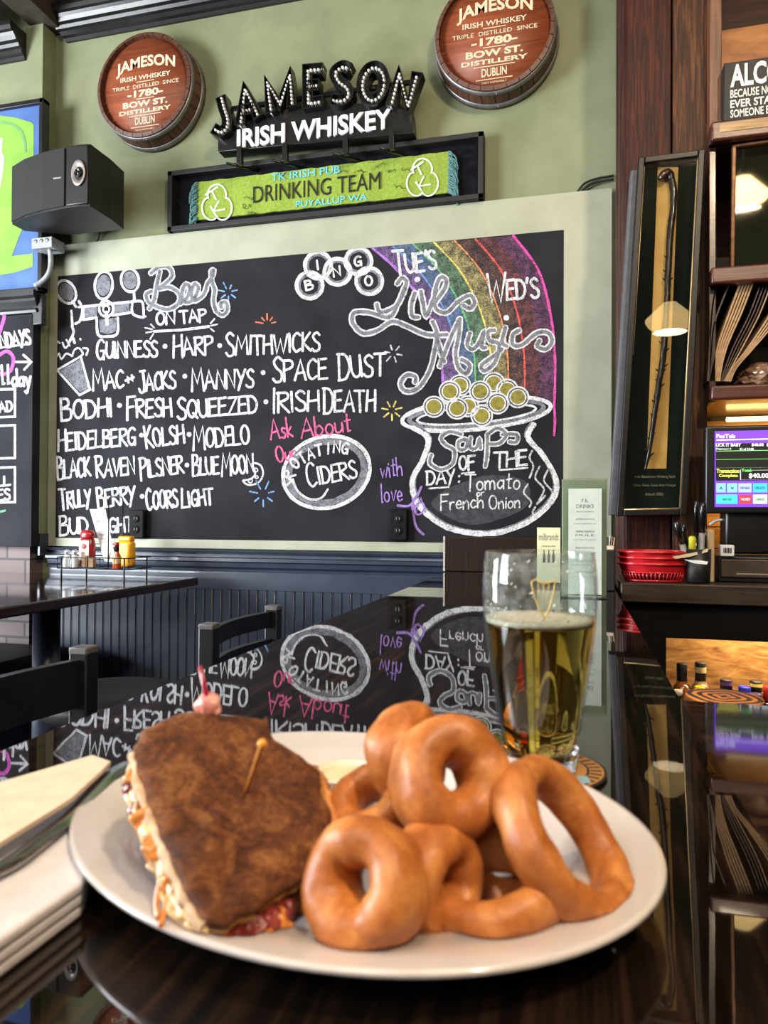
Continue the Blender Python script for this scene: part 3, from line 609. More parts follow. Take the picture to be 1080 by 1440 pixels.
# framed banner
YF = PY-.045
fr = root('framed_banner', 'large black framed lime green and blue fabric banner on the pier', 'picture', (-2.9, PY, CZ+1.0))
fx1 = onY(59.5, 250, YF).x; fz1 = onY(59, 137, YF).z; fz0 = profz+.1
mb = MB()
for lo, hi in (((-3.7, fz1-.022), (fx1, fz1)), ((fx1-.022, fz0), (fx1, fz1)), ((-3.7, fz0), (fx1, fz0+.02))): mb.box((lo[0], YF, lo[1]), (hi[0], PY-.001, hi[1]), .003)
mb.build('frame', mt_black, fr)
def cloth(name, c): return plain(name, c, tuple(min(255, x*1.12+4) for x in c), 7, .75, bmp=.5, bscale=9, bdist=.01)
MB().box((-3.69, YF+.018, fz0), (fx1-.02, PY-.002, fz1-.02)).build('fabric', cloth('blue cloth', (62, 92, 148)), fr)
def patch(name, P, m, lay):
    b = MB(); y = YF+.018-.0015*lay; b.prism([onY(x, yy, y) for x, yy in P], (0, .0012, 0)); return b.build(name, m, fr)
q = [(x/3, y/3) for x, y in ((-60, 480), (0, 488), (60, 495), (130, 515), (142, 525), (142, 700), (138, 915), (110, 930), (80, 1000), (50, 1080), (138, 1070), (138, 1125), (60, 1150), (-60, 1170))]
patch('emblem', q, cloth('lime cloth', (112, 156, 58)), 1)
patch('stripe', [(x/3, y/3) for x, y in ((-60, 502), (0, 508), (60, 520), (95, 550), (110, 600), (112, 640), (105, 640), (100, 600), (86, 556), (52, 530), (0, 518), (-60, 512))], cloth('grey green cloth', (92, 140, 90)), 2)
patch('outline', [(x/3, y/3) for x, y in ((-60, 600), (0, 580), (10, 585), (6, 640), (18, 665), (12, 720), (0, 790), (-60, 800))], cloth('white cloth', (225, 230, 220)), 2)

# ================================================================== WALL THINGS ABOVE THE BOARD
mt_barrelface = wood('reddish barrel head', [(.25, (98, 46, 26)), (.5, (134, 68, 40)), (.8, (160, 88, 54))], 'x', 12, 5, .5, .0, .12)
mt_stave = wood('dark barrel stave', [(.25, (50, 30, 22)), (.5, (84, 52, 38)), (.8, (112, 74, 55))], 'y', 8, 9, .5)
mt_hoop = plain('grey steel hoop', (120, 120, 122), (150, 150, 152), 18, .42, .55)
mt_cream = plain('cream stencil paint', (200, 184, 156), (214, 200, 174), 160, .65)
def barrel(cx, cz, label):
    yf, yb_, R = 2.83, D-.002, .2225
    t = root('barrel_head', label, 'barrel', (cx, D, cz-R), 'whiskey barrel heads on the wall')
    c = Vector((cx, 0, cz))
    m = MB(); m.lathe([(0.0, yf+.022), (R-.004, yf+.022), (R-.004, yf+.04), (0, yf+.04)], c, 56, 'y'); m.build('head', mt_barrelface, t)
    m = MB(); n = 28                                    # one mesh of staves round the rim, each with its bevelled gap
    for k in range(n):
        a0, a1 = 2*PI*k/n+.006, 2*PI*(k+1)/n-.006; vs = []
        for a in (a0, (a0+a1)/2, a1):
            for r, y in ((R-.007, yf), (R+.008, yf+.004), (R+.016, (yf+yb_)/2), (R+.022, yb_), (R-.007, yb_)): vs.append((cx+r*math.cos(a), y, cz+r*math.sin(a)))
        fs = []
        for j in range(2):
            for i in range(5): fs.append((j*5+i, j*5+(i+1) % 5, (j+1)*5+(i+1) % 5, (j+1)*5+i))
        fs += [(0, 1, 2, 3, 4), (10, 11, 12, 13, 14)]; m.add(vs, fs)
    m.build('staves', mt_stave, t)
    for y0, y1, r in ((yf+.012, yf+.032, R+.0115), (yb_-.034, yb_-.012, R+.0205)):
        m = MB(); m.lathe([(r-.006, y0), (r+.001, y0), (r+.003, y1), (r-.006, y1), (r-.006, y0)], c, 64, 'y', False); h = m.build('hoop', mt_hoop, t)
        m = MB(); m.lathe([(.004, -.003), (.004, .002), (.002, .004), (0, .004)], (cx+.01, (y0+y1)/2, cz-r-.002), 10, 'z'); m.build('rivet', mt_hoop, h)
    yl = yf+.0215
    def L(body, zc, w, h, bold=.0, arch=0, sp=1., sl=0):
        z0 = cz+R*(zc-h/2); x0 = cx-R*w
        lettering(t, 'lettering', body, (x0, yl, z0), (cx+R*w, yl, z0), (x0+sl, yl, z0+R*h), mt_cream, .0012, bold, arch)
    L('JAMESON', .38, .66, .29, .03, .35); L('IRISH WHISKEY', .20, .56, .095, .02, 0, 1.1); L('TRIPLE  DISTILLED  SINCE', .03, .74, .075, .005, 0, 1.3)
    L('-1780-', -.12, .40, .145, .04, 0, 1.1); L('BOW ST.', -.325, .50, .125, .04); L('DISTILLERY', -.475, .58, .085, .035, 0, 1.05); L('DUBLIN', -.67, .22, .15, .02); L('TASTE RESPONSIBLY', -.85, .22, .03, .01)
    for zc, w in ((.115, .2), (-.225, .2), (-.56, .36), (-.79, .32)): m = MB(); m.box((cx-R*w, yl-.001, cz+R*zc-.0016), (cx+R*w, yl, cz+R*zc+.0016)); m.build('rule', mt_cream, t)
barrel(-1.842, CZ+1.909, 'round whiskey barrel head on the wall above the speaker, left of the bulb sign')
barrel(-.307, CZ+1.895, 'round whiskey barrel head cut off by the top edge, right of the bulb sign')

# marquee sign with channel letters and bulbs
mt_sign = plain('black sign enamel', (13, 14, 14), (20, 22, 21), 20, .32, bmp=.05)
mt_signin = plain('dark green letter side', (22, 38, 33), (30, 48, 42), 20, .4)
mt_bulb = plain('frosted white bulb', (236, 236, 232), (246, 246, 242), 60, .25)
mt_letter = plain('white speckled letter face', (192, 196, 200), (226, 228, 232), 330, .5)
YS = 2.845
sg = root('marquee_sign', 'black metal whiskey sign with bulb-studded arched letters on the wall', 'sign', (-1.0, D, CZ+1.5))
def s4(*P): return [(280+x*.31481, 70+y*.31481) for x, y in P]
def xz(P, y): return [Vector((v.x, v.z)) for v in (onY(a, b, y) for a, b in P)]
def channel(mb, mi, P, w, y0, y1, closed=False):
    """open-faced channel: floor strip at y1 and two lips up to y0"""
    L, R = sides(P, w, closed); N = len(P); m = N if closed else N-1; e = .0035
    Lo, Ro = sides(P, w+2*e, closed)
    def wall(A, B):
        for i in range(m):
            j = (i+1) % N
            vs = [(A[i].x, y0, A[i].y), (A[j].x, y0, A[j].y), (A[j].x, y1, A[j].y), (A[i].x, y1, A[i].y), (B[i].x, y0, B[i].y), (B[j].x, y0, B[j].y), (B[j].x, y1, B[j].y), (B[i].x, y1, B[i].y)]
            mb.add(vs, [(0, 1, 2, 3), (7, 6, 5, 4), (0, 4, 5, 1), (3, 2, 6, 7)])
    wall(L, Lo); wall(R, Ro)
    for i in range(m):
        j = (i+1) % N; ym = y1-.03
        mb.add([(L[i].x, ym, L[i].y), (L[j].x, ym, L[j].y), (R[j].x, ym, R[j].y), (R[i].x, ym, R[i].y), (L[i].x, y1, L[i].y), (L[j].x, y1, L[j].y), (R[j].x, y1, R[j].y), (R[i].x, y1, R[i].y)], [(0, 1, 2, 3), (7, 6, 5, 4), (0, 4, 5, 1), (2, 6, 7, 3)])
    if not closed:
        for i in (0, N-1):
            d = ((P[1]-P[0]) if i == 0 else (P[-2]-P[-1])).normalized()*-e
            vs = [(q.x+k*d.x, y, q.y+k*d.y) for k in (0, 1) for q in (Lo[i], Ro[i]) for y in (y0, y1)]
            mb.add(vs, [(0, 1, 3, 2), (4, 6, 7, 5), (0, 4, 5, 1), (2, 3, 7, 6), (0, 2, 6, 4), (1, 5, 7, 3)])
def along(P, step):
    out, acc = [P[0]], 0.
    for a, b in zip(P, P[1:]):
        L = (b-a).length; d = step-acc
        while d <= L: out.append(a+(b-a)*(d/L)); d += step
        acc = (acc+L) % step
    return out
YL = 2.815
letters = [('J', [(s4((97, 212), (108, 255), (124, 305), (121, 345), (95, 366), (66, 352)), True, False)]),
 ('A', [(s4((182, 335), (203, 172), (264, 298)), False, False), (s4((192, 272), (238, 260)), False, False)]),
 ('M', [(s4((320, 278), (302, 143), (360, 243), (404, 108), (414, 250)), False, False)]),
 ('E', [(s4((548, 84), (484, 88), (486, 238), (550, 228)), False, False), (s4((488, 160), (532, 156)), False, False)]),
 ('S', [(s4((670, 84), (640, 74), (607, 100), (622, 140), (658, 168), (664, 205), (634, 226), (592, 222)), True, False)]),
 ('O', [([(280+x*.31481, 70+y*.31481) for x, y in ellipse(777, 150, 48, 74, 30, .12)], False, True)]),
 ('N', [(s4((857, 248), (893, 103), (932, 255), (974, 104)), False, False)])]
bulb_me = None; nbulbs = 0
for ch, sts in letters:
    mb = MB(); bp = []
    for P, sm, cl in sts:
        Q = xz(P, YL)
        if sm: Q = [Vector((p.x, p.y)) for p in smooth([(p.x, p.y, 0) for p in Q], 4)]
        channel(mb, None, Q, .040, YL-.004, YL+.05, cl); bp += along(Q + ([Q[0]] if cl else []), .0165)[:(-1 if cl else None)]
    lt = mb.build('letter', mt_sign, sg)
    for p in bp:
        if bulb_me is None:
            b = MB(); b.lathe([(.004, .03), (.0045, .0), (.0055, -.006), (.0058, -.012), (.004, -.017), (0, -.019)], (p.x, YL+.018, p.y), 10, 'y')
            o = b.build('bulb', mt_bulb, sg, None); bulb_me = o; o.parent = lt; bulb_o = p.copy(); continue
        o = bulb_me.copy(); C.objects.link(o); o.parent = lt; o.location = (p.x-bulb_o.x, 0, p.y-bulb_o.y)
# arched panel
arc = s4((84, 398), (140, 355), (230, 312), (330, 278), (430, 254), (540, 240), (640, 236), (740, 240), (850, 252), (952, 272), (960, 372), (84, 455))
mb = MB(); mb.prism([onY(x, y, YS) for x, y in arc], (0, .06, 0), .002); mb.build('panel', mt_sign, sg)
b_l, b_r, t_l = onY(*s4((172, 440))[0], YS), onY(*s4((862, 360))[0], YS), onY(*s4((172, 357))[0], YS)
b_l.z = b_r.z = (b_l.z+b_r.z)/2
lettering(sg, 'lettering', 'IRISH WHISKEY', b_l, b_r, (b_l.x, b_l.y, b_l.z+.082), mt_letter, .009, .03)
mb = MB(); mb.box((onY(*s4((140, 205))[0], 2.87).x, 2.868, onY(*s4((200, 262))[0], 2.87).z), (onY(*s4((990, 205))[0], 2.87).x, 2.882, onY(*s4((200, 245))[0], 2.87).z)); mb.build('rail', mt_sign, sg)
for x, y in ((182, 466), (385, 452), (655, 420), (862, 395)):
    p = onY(*s4((x, y))[0], 2.83); m = MB(); m.box((p.x-.011, 2.82, p.z-.045), (p.x+.011, 2.845, p.z+.03), .002); m.tube([(p.x-.045, 2.80, p.z-.048), (p.x+.04, 2.93, p.z-.03)], .006, 8); m.build('bracket', mt_sign, sg)

# shadow-box case with the bar towel
YK = 2.89
ck = root('shadow_box', 'long black shadow box with black velvet backing holding a green bar towel', 'case', (-1.06, D, CZ+1.27))
kx0, kx1, kz0, kz1 = -1.752, -.352, CZ+1.273, CZ+1.541
mb = MB()
for lo, hi in (((kx0, kz1-.022), (kx1, kz1)), ((kx0, kz0), (kx1, kz0+.022)), ((kx0, kz0), (kx0+.022, kz1)), ((kx1-.022, kz0), (kx1, kz1))): mb.box((lo[0], YK, lo[1]), (hi[0], D-.001, hi[1]), .0025)
mb.build('frame', mt_blackm, ck); MB().box((kx0+.02, D-.022, kz0+.02), (kx1-.02, D-.002, kz1-.02)).build('backing', plain('black velvet', (10, 11, 16), (22, 23, 30), 40, .95, spec=.1), ck)
mt_towel = plain('lime terry cloth', (122, 146, 56), (142, 164, 74), 90, .95, bmp=.6, bscale=260, spec=.1)
mt_sky = plain('sky blue terry print', (86, 178, 200), (118, 198, 214), 140, .95); mt_inkk = plain('black terry print', (18, 22, 16), (34, 40, 26), 140, .95); mt_wp = plain('white terry print', (214, 226, 206), (236, 240, 226), 140, .95)
YT = D-.034
tw = root('bar_towel', 'lime green bar towel with drinking team lettering inside the black shadow box', 'towel', (-1.06, D, CZ+1.3))
x0, x1, z0, z1 = onY(277, 290, YT).x, onY(632, 250, YT).x, kz0+.048, kz1-.052
mb = MB(); nx = 40
A = [(x0+(x1-x0)*k/nx, YT+.002*math.sin(k*1.3), zz+.0015*math.sin(k*2.1)) for zz in (z0, z1) for k in range(nx+1)]; Bk = [(x, y+.01, z) for x, y, z in A]
mb.add(A+Bk, [(k, k+1, nx+2+k, nx+1+k) for k in range(nx)]+[(2*nx+2+k+1, 2*nx+2+k, 2*nx+2+nx+1+k, 2*nx+2+nx+2+k) for k in range(nx)]+[(k+1, k, 2*nx+2+k, 2*nx+3+k) for k in range(nx)]+[(nx+1+k, nx+2+k, 3*nx+4+k, 3*nx+3+k) for k in range(nx)]+[(0, nx+1, 3*nx+3, 2*nx+2), (nx, 3*nx+2, 4*nx+3, 2*nx+1)], False)
mb.build('cloth', mt_towel, tw)
for xa, sgn in ((x0, -1), (x1, 1)):
    mb = MB()
    for k in range(70):
        z = z0+(z1-z0)*rng.random(); l = rng.uniform(.012, .05); y = YT-rng.uniform(-.004, .006)
        mb.tube(smooth([(xa-sgn*.004, y, z), (xa+sgn*l*.6, y-.004, z-l*.5), (xa+sgn*l*.7+rng.uniform(-.006, .006), y, z-l*1.2)], 3), .0028, 5)
    mb.build('fringe', plain('blue green fringe', (62, 104, 112), (98, 142, 140), 200, .95), tw)
h_ = z1-z0; yt = YT-.003
def TW(body, u0, u1, v0, v1, m, bold): lettering(tw, 'lettering', body, (x0+(x1-x0)*u0, yt, z0+h_*v0), (x0+(x1-x0)*u1, yt, z0+h_*v0), (x0+(x1-x0)*u0, yt, z0+h_*v1), m, .001, bold)
TW('DRINKING TEAM', .24, .745, .27, .70, mt_inkk, -.004); TW('TK IRISH PUB', .315, .59, .78, .97, mt_sky, .01); TW('PUYALLUP WA', .415, .695, .03, .19, mt_sky, .01)
put_t = lambda px, py: onY(px, py, yt-.0008)
for cx_, cy_, s in ((305, 287, 1.), (594, 252, 1.05)):
    mb = MB(); P = []
    for k in range(60):
        a = 2*PI*k/60; r = (15+9*abs(math.cos(1.5*(a-PI/2)))**.7)*s; P.append((cx_+r*math.cos(a)*.92, cy_-r*math.sin(a)*1.15))
    ribbon(mb, P, 2.2, put_t, True, .1, False); h = mb.build('shamrock_outline', mt_wp, tw)
    mb = MB(); write(mb, 'T', cx_-9, cy_-2, cx_+6, cy_-12, 13, 2.4, put_t, 1); write(mb, 'K', cx_-2, cy_+16, cx_+10, cy_+8, 14, 2.4, put_t, 1); mb.build('lettering', mt_wp, h)
mb = MB()
for cx_, cy_ in ((340, 290), (348, 300), (475, 243), (500, 240), (545, 240), (556, 262), (345, 280), (528, 232), (566, 238)):
    P = [(cx_+rng.uniform(-3, 3)+k*1.6, cy_+rng.uniform(-3.5, 3.5)) for k in range(9)]; ribbon(mb, smooth([(x, y, 0) for x, y in P], 3), .55, put_t)
mb.build('signatures', mt_inkk, tw)

# loudspeaker
sp = root('loudspeaker', 'black bookshelf loudspeaker with silver tweeter bezel mounted high on the wall', 'speaker', (-1.95, D, CZ+1.33))
mt_cab = plain('black vinyl cabinet', (18, 18, 18), (28, 28, 28), 90, .5, bmp=.3, bscale=300); mt_grille = plain('black grille cloth', (14, 14, 14), (34, 34, 34), 420, .8, bmp=.6, bscale=500)
yf = 2.60; szt, szb = CZ+1.53, CZ+1.276
# outline seen from above: curved grille on the left, tweeter strip, angled right side, back to the wall
plan = [(-2.37, 2.665), (-2.27, 2.622), (-2.15, 2.592), (-2.03, 2.578), (-1.965, 2.576), (-1.920, 2.583), (-1.918, 2.72), (-1.93, 2.83), (-2.2, 2.83), (-2.37, 2.74)]
mb = MB(); n = len(plan)
A = [mb.bm.verts.new((x, y, szb)) for x, y in plan]; B_ = [mb.bm.verts.new((x, y, szt)) for x, y in plan]
mb.bm.faces.new(A[::-1]); mb.bm.faces.new(B_)
for k in range(n): mb.bm.faces.new((A[k], A[(k+1) % n], B_[(k+1) % n], B_[k]))
mb.build('cabinet', mt_cab, sp)
mb = MB(); g = [(-2.368, 2.658), (-2.27, 2.615), (-2.15, 2.585), (-2.035, 2.571)]
for (xa, ya), (xb, yb2) in zip(g, g[1:]): mb.add([(xa, ya, szb+.008), (xb, yb2, szb+.008), (xb, yb2, szt-.006), (xa, ya, szt-.006), (xa, ya+.008, szb+.008), (xb, yb2+.008, szb+.008), (xb, yb2+.008, szt-.006), (xa, ya+.008, szt-.006)], [(0, 1, 2, 3), (4, 7, 6, 5), (0, 4, 5, 1), (3, 2, 6, 7), (0, 3, 7, 4), (1, 5, 6, 2)])
mb.build('grille', mt_grille, sp)
mb = MB(); mb.box((-2.024, yf-.031, szb+.006), (-1.922, yf-.01, szt-.004), .004); tp = mb.build('tweeter_panel', plain('black plastic', (20, 20, 20), (26, 26, 26), 30, .4), sp)
ct = Vector((-1.962, yf-.032, CZ+1.408)); mb = MB(); mb.lathe([(.030, .002), (.034, -.004), (.031, -.008), (.02, .0), (.014, .003), (0, .004)], ct, 36, 'y', True, None, 1.0, 1.62); mb.build('bezel', plain('brushed silver', (150, 142, 138), (176, 168, 164), 60, .38, .7), tp)
mb = MB(); mb.lathe([(.016, -.002), (.017, -.008), (.013, -.009), (.011, -.004), (.006, -.008), (0, -.010)], ct, 28, 'y'); mb.build('dome', plain('gloss black dome', (8, 8, 9), (14, 14, 15), 30, .15), tp)
mb = MB(); mb.box((-2.09, yf-.027, CZ+1.400), (-2.045, yf-.022, CZ+1.407), .001); mb.build('badge', mt_hoop, sp)
mb = MB(); mb.box((-2.2, yf+.225, CZ+1.36), (-2.1, D-.001, CZ+1.44), .004); mb.build('bracket', mt_blackm, sp)
p0 = onY(133, 312, 2.80); p1 = onY(140, 330, 2.93); p2 = onY(132, 342, 2.935)
tag(MB().tube(smooth([p0, onY(138, 322, 2.88), p1, p2, onY(98, 345, 2.935)], 6), .0028, 8).build('speaker_cable', mt_blackm), 'thin black cable hanging below the loudspeaker to the board ledge', 'cable')
# junction box with conduit
mt_galv = plain('galvanised steel', (138, 142, 146), (168, 172, 176), 40, .5, .1)
jb = root('junction_box', 'grey steel electrical junction box with bent conduit under the loudspeaker', 'electrical box', (-2.4, D, CZ+1.2))
a, b = onY(44, 350, 2.76), onY(73, 332, 2.76); MB().box((a.x, 2.76, a.z), (b.x, 2.845, b.z), .003).build('box', mt_galv, jb)
for x, y in ((50, 338), (58, 337), (66, 336)):
    c_ = onY(x, y+1.5, 2.76); m = MB(); m.lathe([(.009, 0), (.009, -.002), (.007, -.003), (0, -.003)], c_, 16, 'y'); m.build('knockout', mt_hoop, jb)
m = MB(); pth = smooth([onY(70, 348, 2.79), onY(71.5, 366, 2.79), onY(69, 383, 2.79), onY(60, 395, 2.79), onY(49, 402, 2.78)], 6); m.tube(pth, .011, 12); m.build('conduit', mt_galv, jb)
# two loose cables above the right end of the board
for P in (((812, 270), (822, 258), (840, 251), (863, 247)), ((818, 268), (830, 260), (846, 255), (863, 252))):
    tag(MB().tube(smooth([onY(x, y, 2.935) for x, y in P], 6), .0045, 8).build('loose_cable', mt_blackm), 'black cable looping from the board top behind the wooden post, %s of the two' % ('upper' if P[0][0] == 812 else 'lower'), 'cable')
# outlets
mt_dev = plain('black outlet plastic', (12, 12, 13), (18, 18, 19), 30, .65, spec=.12)
for (x, y), lb in (((560.5, 738), 'black duplex wall outlet on the chalkboard beside the soup pot drawing'), ((193, 737), 'black duplex wall outlet on the chalkboard behind the mustard bottle')):
    c_ = onY(x, y, YB-.02); t = root('wall_outlet', lb, 'outlet', (c_.x, YB, c_.z-.06)); MB().box((c_.x-.038, YB-.03, c_.z-.064), (c_.x+.038, YB-.0005, c_.z+.064), .006).build('box', mt_dev, t)
    for dz in (.024, -.024):
        m = MB(); m.lathe([(.017, 0), (.017, -.003), (.015, -.004), (0, -.004)], (c_.x, YB-.03, c_.z+dz), 20, 'y'); h = m.build('socket', plain('outlet face', (20, 20, 21), (26, 26, 27), 30, .7, spec=.1), t)
        m = MB()
        for dx in (-.006, .006): m.box((c_.x+dx-.0012, YB-.0352, c_.z+dz-.003), (c_.x+dx+.0012, YB-.0335, c_.z+dz+.007))
        m.build('slot', plain('bright slot', (120, 120, 118), (135, 135, 132), 30, .6), h)

# ================================================================== TABLE, CADDY, STOOLS
mt_table = wood('dark glossy table wood', [(.3, (22, 14, 10)), (.6, (46, 30, 21)), (.85, (70, 48, 33))], 'y', 14, 5, .12, .6, .04)
TZ = CZ-.250
tb = root('high_table', 'high dark wooden table against the wall at left with the condiment caddy on it', 'table', (-2.2, 2.1, 0))
MB().box((-3.1, 1.1, TZ-.034), (-1.548, 2.825, TZ), .006).build('tabletop', mt_table, tb)
MB().lathe([(.045, .03), (.045, TZ-.034)], (-1.795, 2.2, 0), 28).build('column', mt_navy, tb); MB().lathe([(.2, 0), (.2, .012), (.06, .03), (.045, .05)], (-1.795, 2.2, 0), 32).build('base', mt_black, tb)
MB().lathe([(.045, .03), (.045, TZ-.034)], (-2.7, 1.6, 0), 28).build('column', mt_navy, tb); MB().lathe([(.2, 0), (.2, .012), (.06, .03), (.045, .05)], (-2.7, 1.6, 0), 32).build('base', mt_black, tb)
# bench below the brick
bn = root('bench', 'black padded bench against the brick pier under the high table', 'bench', (-2.9, 2.5, 0))
MB().box((-3.5, 2.3, .60), (-2.17, 2.84, .70), .03).build('cushion', plain('black vinyl', (10, 10, 11), (15, 15, 17), 30, .5, bmp=.1, bscale=120), bn); MB().box((-3.5, 2.36, 0), (-2.22, 2.84, .60), .004).build('base', mt_navy, bn)
# stools
mt_stool = plain('black lacquer', (12, 12, 13), (20, 20, 21), 18, .33, bmp=.05, bscale=60); mt_vinyl = MATS['black vinyl']
def stool(X, Y0, Y1, label, top, rails=((.115, .02), (.20, .155))):
    t = root('bar_stool', label, 'bar stool', ((X+.2), (Y0+Y1)/2, 0), 'black ladder back bar stools at the counter')
    for y in (Y0, Y1):
        m = MB(); m.box((X-.018, y-.018, 0), (X+.018, y+.018, top), .003); p = m.build('back_post', mt_stool, t)
        m = MB(); m.box((X-.0185, y-.0185, top-.012), (X+.0185, y+.0185, top+.002), .003); m.build('worn_edge', plain('worn grey lacquer', (70, 70, 72), (96, 95, 94), 60, .5), p)
        m = MB(); m.box((X+.34, y-.018, 0), (X+.376, y+.018, .70), .003); m.build('leg', mt_stool, t)
    for z0, z1 in ((top-p, top-q) for p, q in rails):
        m = MB(); k = 10; vs = []
        for i in range(k+1):
            u = i/k; y = Y0+(Y1-Y0)*u; dx = -.028*math.sin(PI*u)
            for x_, z in ((-.009, z0), (.009, z0), (.009, z1), (-.009, z1)): vs.append((X+dx+x_, y, z))
        fs = [(4*i+j, 4*i+(j+1) % 4, 4*i+4+(j+1) % 4, 4*i+4+j) for i in range(k) for j in range(4)]; m.add(vs, fs); m.build('back_rail', mt_stool, t)
    m = MB(); m.box((X+.0, Y0-.02, .70), (X+.40, Y1+.02, .765), .025); m.build('seat', mt_vinyl, t)
    for a, b in (((X, Y0, .3), (X+.36, Y0, .3)), ((X, Y1, .3), (X+.36, Y1, .3)), ((X+.36, Y0, .22), (X+.36, Y1, .22)), ((X, Y0, .36), (X, Y1, .36))):
        m = MB(); m.tube([a, b], .012, 8); m.build('stretcher', mt_stool, t)
stool(-.855, .76, 1.145, 'black ladder back bar stool nearest the camera at the left edge', CZ-.232, ((.105, .02), (.22, .16)))
stool(-.80, 1.51, 1.875, 'black ladder back bar stool farther along the counter near the back wall', CZ-.238, ((.056, .014), (.130, .088), (.21, .165)))
ts = root('round_stool', 'backless stool with round black padded seat beside the high table', 'stool', (-1.31, 1.88, 0))
MB().lathe([(.02, .70), (.165, .70), (.195, .715), (.205, .745), (.19, .768), (.12, .776), (0, .778)], (-1.31, 1.88, 0), 40).build('seat', mt_vinyl, ts)
for a in (.8, 2.37, 3.94, 5.5): MB().tube([(-1.31+.13*math.cos(a), 1.88+.13*math.sin(a), .70), (-1.31+.2*math.cos(a), 1.88+.2*math.sin(a), 0)], .014, 8).build('leg', mt_stool, ts)
MB().lathe([(.168, .28), (.176, .28), (.176, .3), (.168, .3), (.168, .28)], (-1.31, 1.88, 0), 32, 'z', False).build('foot_ring', mt_stool, ts)

# condiment caddy (wire rack) and what stands in it
mt_wire = plain('black wire', (20, 20, 21), (30, 30, 31), 40, .35, .5)
CY = 2.66
def at(px, py, y=CY): return onY(px, py, y)
cd = root('condiment_caddy', 'black wire condiment rack standing on the high table by the wall', 'rack', (at(150, 812).x, CY, TZ))
xa, xb, ya, yb3 = at(101, 800).x, at(199, 800).x, CY-.09, CY+.07; zf = TZ+.045
m = MB()
for z in (zf, zf+.045, ): m.tube([(xa, ya, z), (xb, ya, z), (xb, yb3, z), (xa, yb3, z)], .0022, 6, True)
for k in range(1, 5): m.tube([(xa+(xb-xa)*k/5, ya, zf), (xa+(xb-xa)*k/5, yb3, zf)], .0018, 6)
for k in range(6): m.tube([(xa+(xb-xa)*k/5, ya, zf), (xa+(xb-xa)*k/5, ya, zf+.045)], .0018, 6)
m.tube([(xa, yb3, zf+.095), ((xa+xb)/2, yb3, zf+.095)], .002, 6)
m.build('basket', mt_wire, cd)
for x in (xa+.02, xb-.02):
    for y in (ya, yb3): MB().tube([(x, y, TZ), (x, y, zf+.045)], .003, 8).build('leg', mt_wire, cd)
hx0, hx1, zt_ = at(153, 700).x, at(173, 700).x, at(160, 703).z
for x in (hx0, hx1): MB().tube([(x, CY, zf), (x, CY, zt_)], .0028, 8).build('upright', mt_wire, cd)
MB().tube(smooth([(hx0, CY, zt_-.002), (hx0+.01, CY, zt_+.012), (hx1-.01, CY, zt_+.012), (hx1, CY, zt_-.002)], 5), .0028, 8).build('handle', mt_wire, cd)
for x0_, x1_, z0_, z1_ in ((142, 164, 768, 752), (145, 158, 790, 771)):
    p, q = at(x0_, z0_, ya), at(x1_, z1_, ya); m = MB(); m.tube([(p.x, CY, p.z), (q.x, CY, p.z), (q.x, CY, q.z), (p.x, CY, q.z)], .0018, 6, True); m.build('divider', mt_wire, cd)
# ketchup
kc = at(125, 800); kb = root('ketchup_bottle', 'red ketchup bottle with white label standing in the wire rack', 'bottle', (kc.x, CY-.01, zf))
MB().lathe([(.028, zf+.003), (.031, zf+.01), (.031, zf+.09), (.027, zf+.115), (.02, zf+.125)], (kc.x, CY-.01, 0), 28, 'z', True, None, 1.15, .75).build('body', plain('ketchup red', (128, 26, 30), (146, 32, 36), 30, .25, coat=.4), kb)
MB().lathe([(.027, zf+.122), (.029, zf+.126), (.029, zf+.142), (.022, zf+.152), (.01, zf+.156)], (kc.x, CY-.01, 0), 28, 'z', True, None, 1.1, .75).build('cap', plain('red cap', (150, 24, 32), (166, 30, 38), 30, .3), kb)
m = MB(); ar = [-PI*.93+PI*.62*k/10 for k in range(11)]; lv = [(kc.x+r_*1.15*math.cos(a), CY-.01+r_*.76*math.sin(a), z) for r_ in (.0322, .0312) for z in (zf+.03, zf+.112) for a in ar]; m.add(lv, [(k, k+1, 12+k, 11+k) for k in range(10)]+[(22+k, 33+k, 34+k, 23+k) for k in range(10)], True); lb = m.build('label', plain('white bottle label', (226, 214, 210), (236, 226, 222), 80, .5), kb)
m = MB(); m.lathe([(0, -.0005), (.011, -.0005), (.011, 0), (0, 0)], (kc.x, CY-.035, zf+.088), 16, 'y'); m.build('tomato_mark', plain('pink print', (206, 70, 74), (216, 84, 86), 50, .5), lb)
# mustard
mc = at(175.5, 800); ms = root('mustard_bottle', 'yellow mustard bottle standing in the wire rack right of the menu card', 'bottle', (mc.x, CY+.01, zf))
m = MB(); m.box((mc.x-.036, CY-.012, zf+.004), (mc.x+.036, CY+.032, zf+.112), .016, seg=4); m.build('body', plain('mustard yellow', (228, 160, 22), (240, 174, 34), 20, .3, coat=.3), ms)
m = MB(); m.box((mc.x-.031, CY-.008, zf+.108), (mc.x+.031, CY+.028, zf+.132), .008, seg=3); m.build('cap', plain('amber cap', (222, 144, 16), (232, 156, 24), 20, .35), ms)
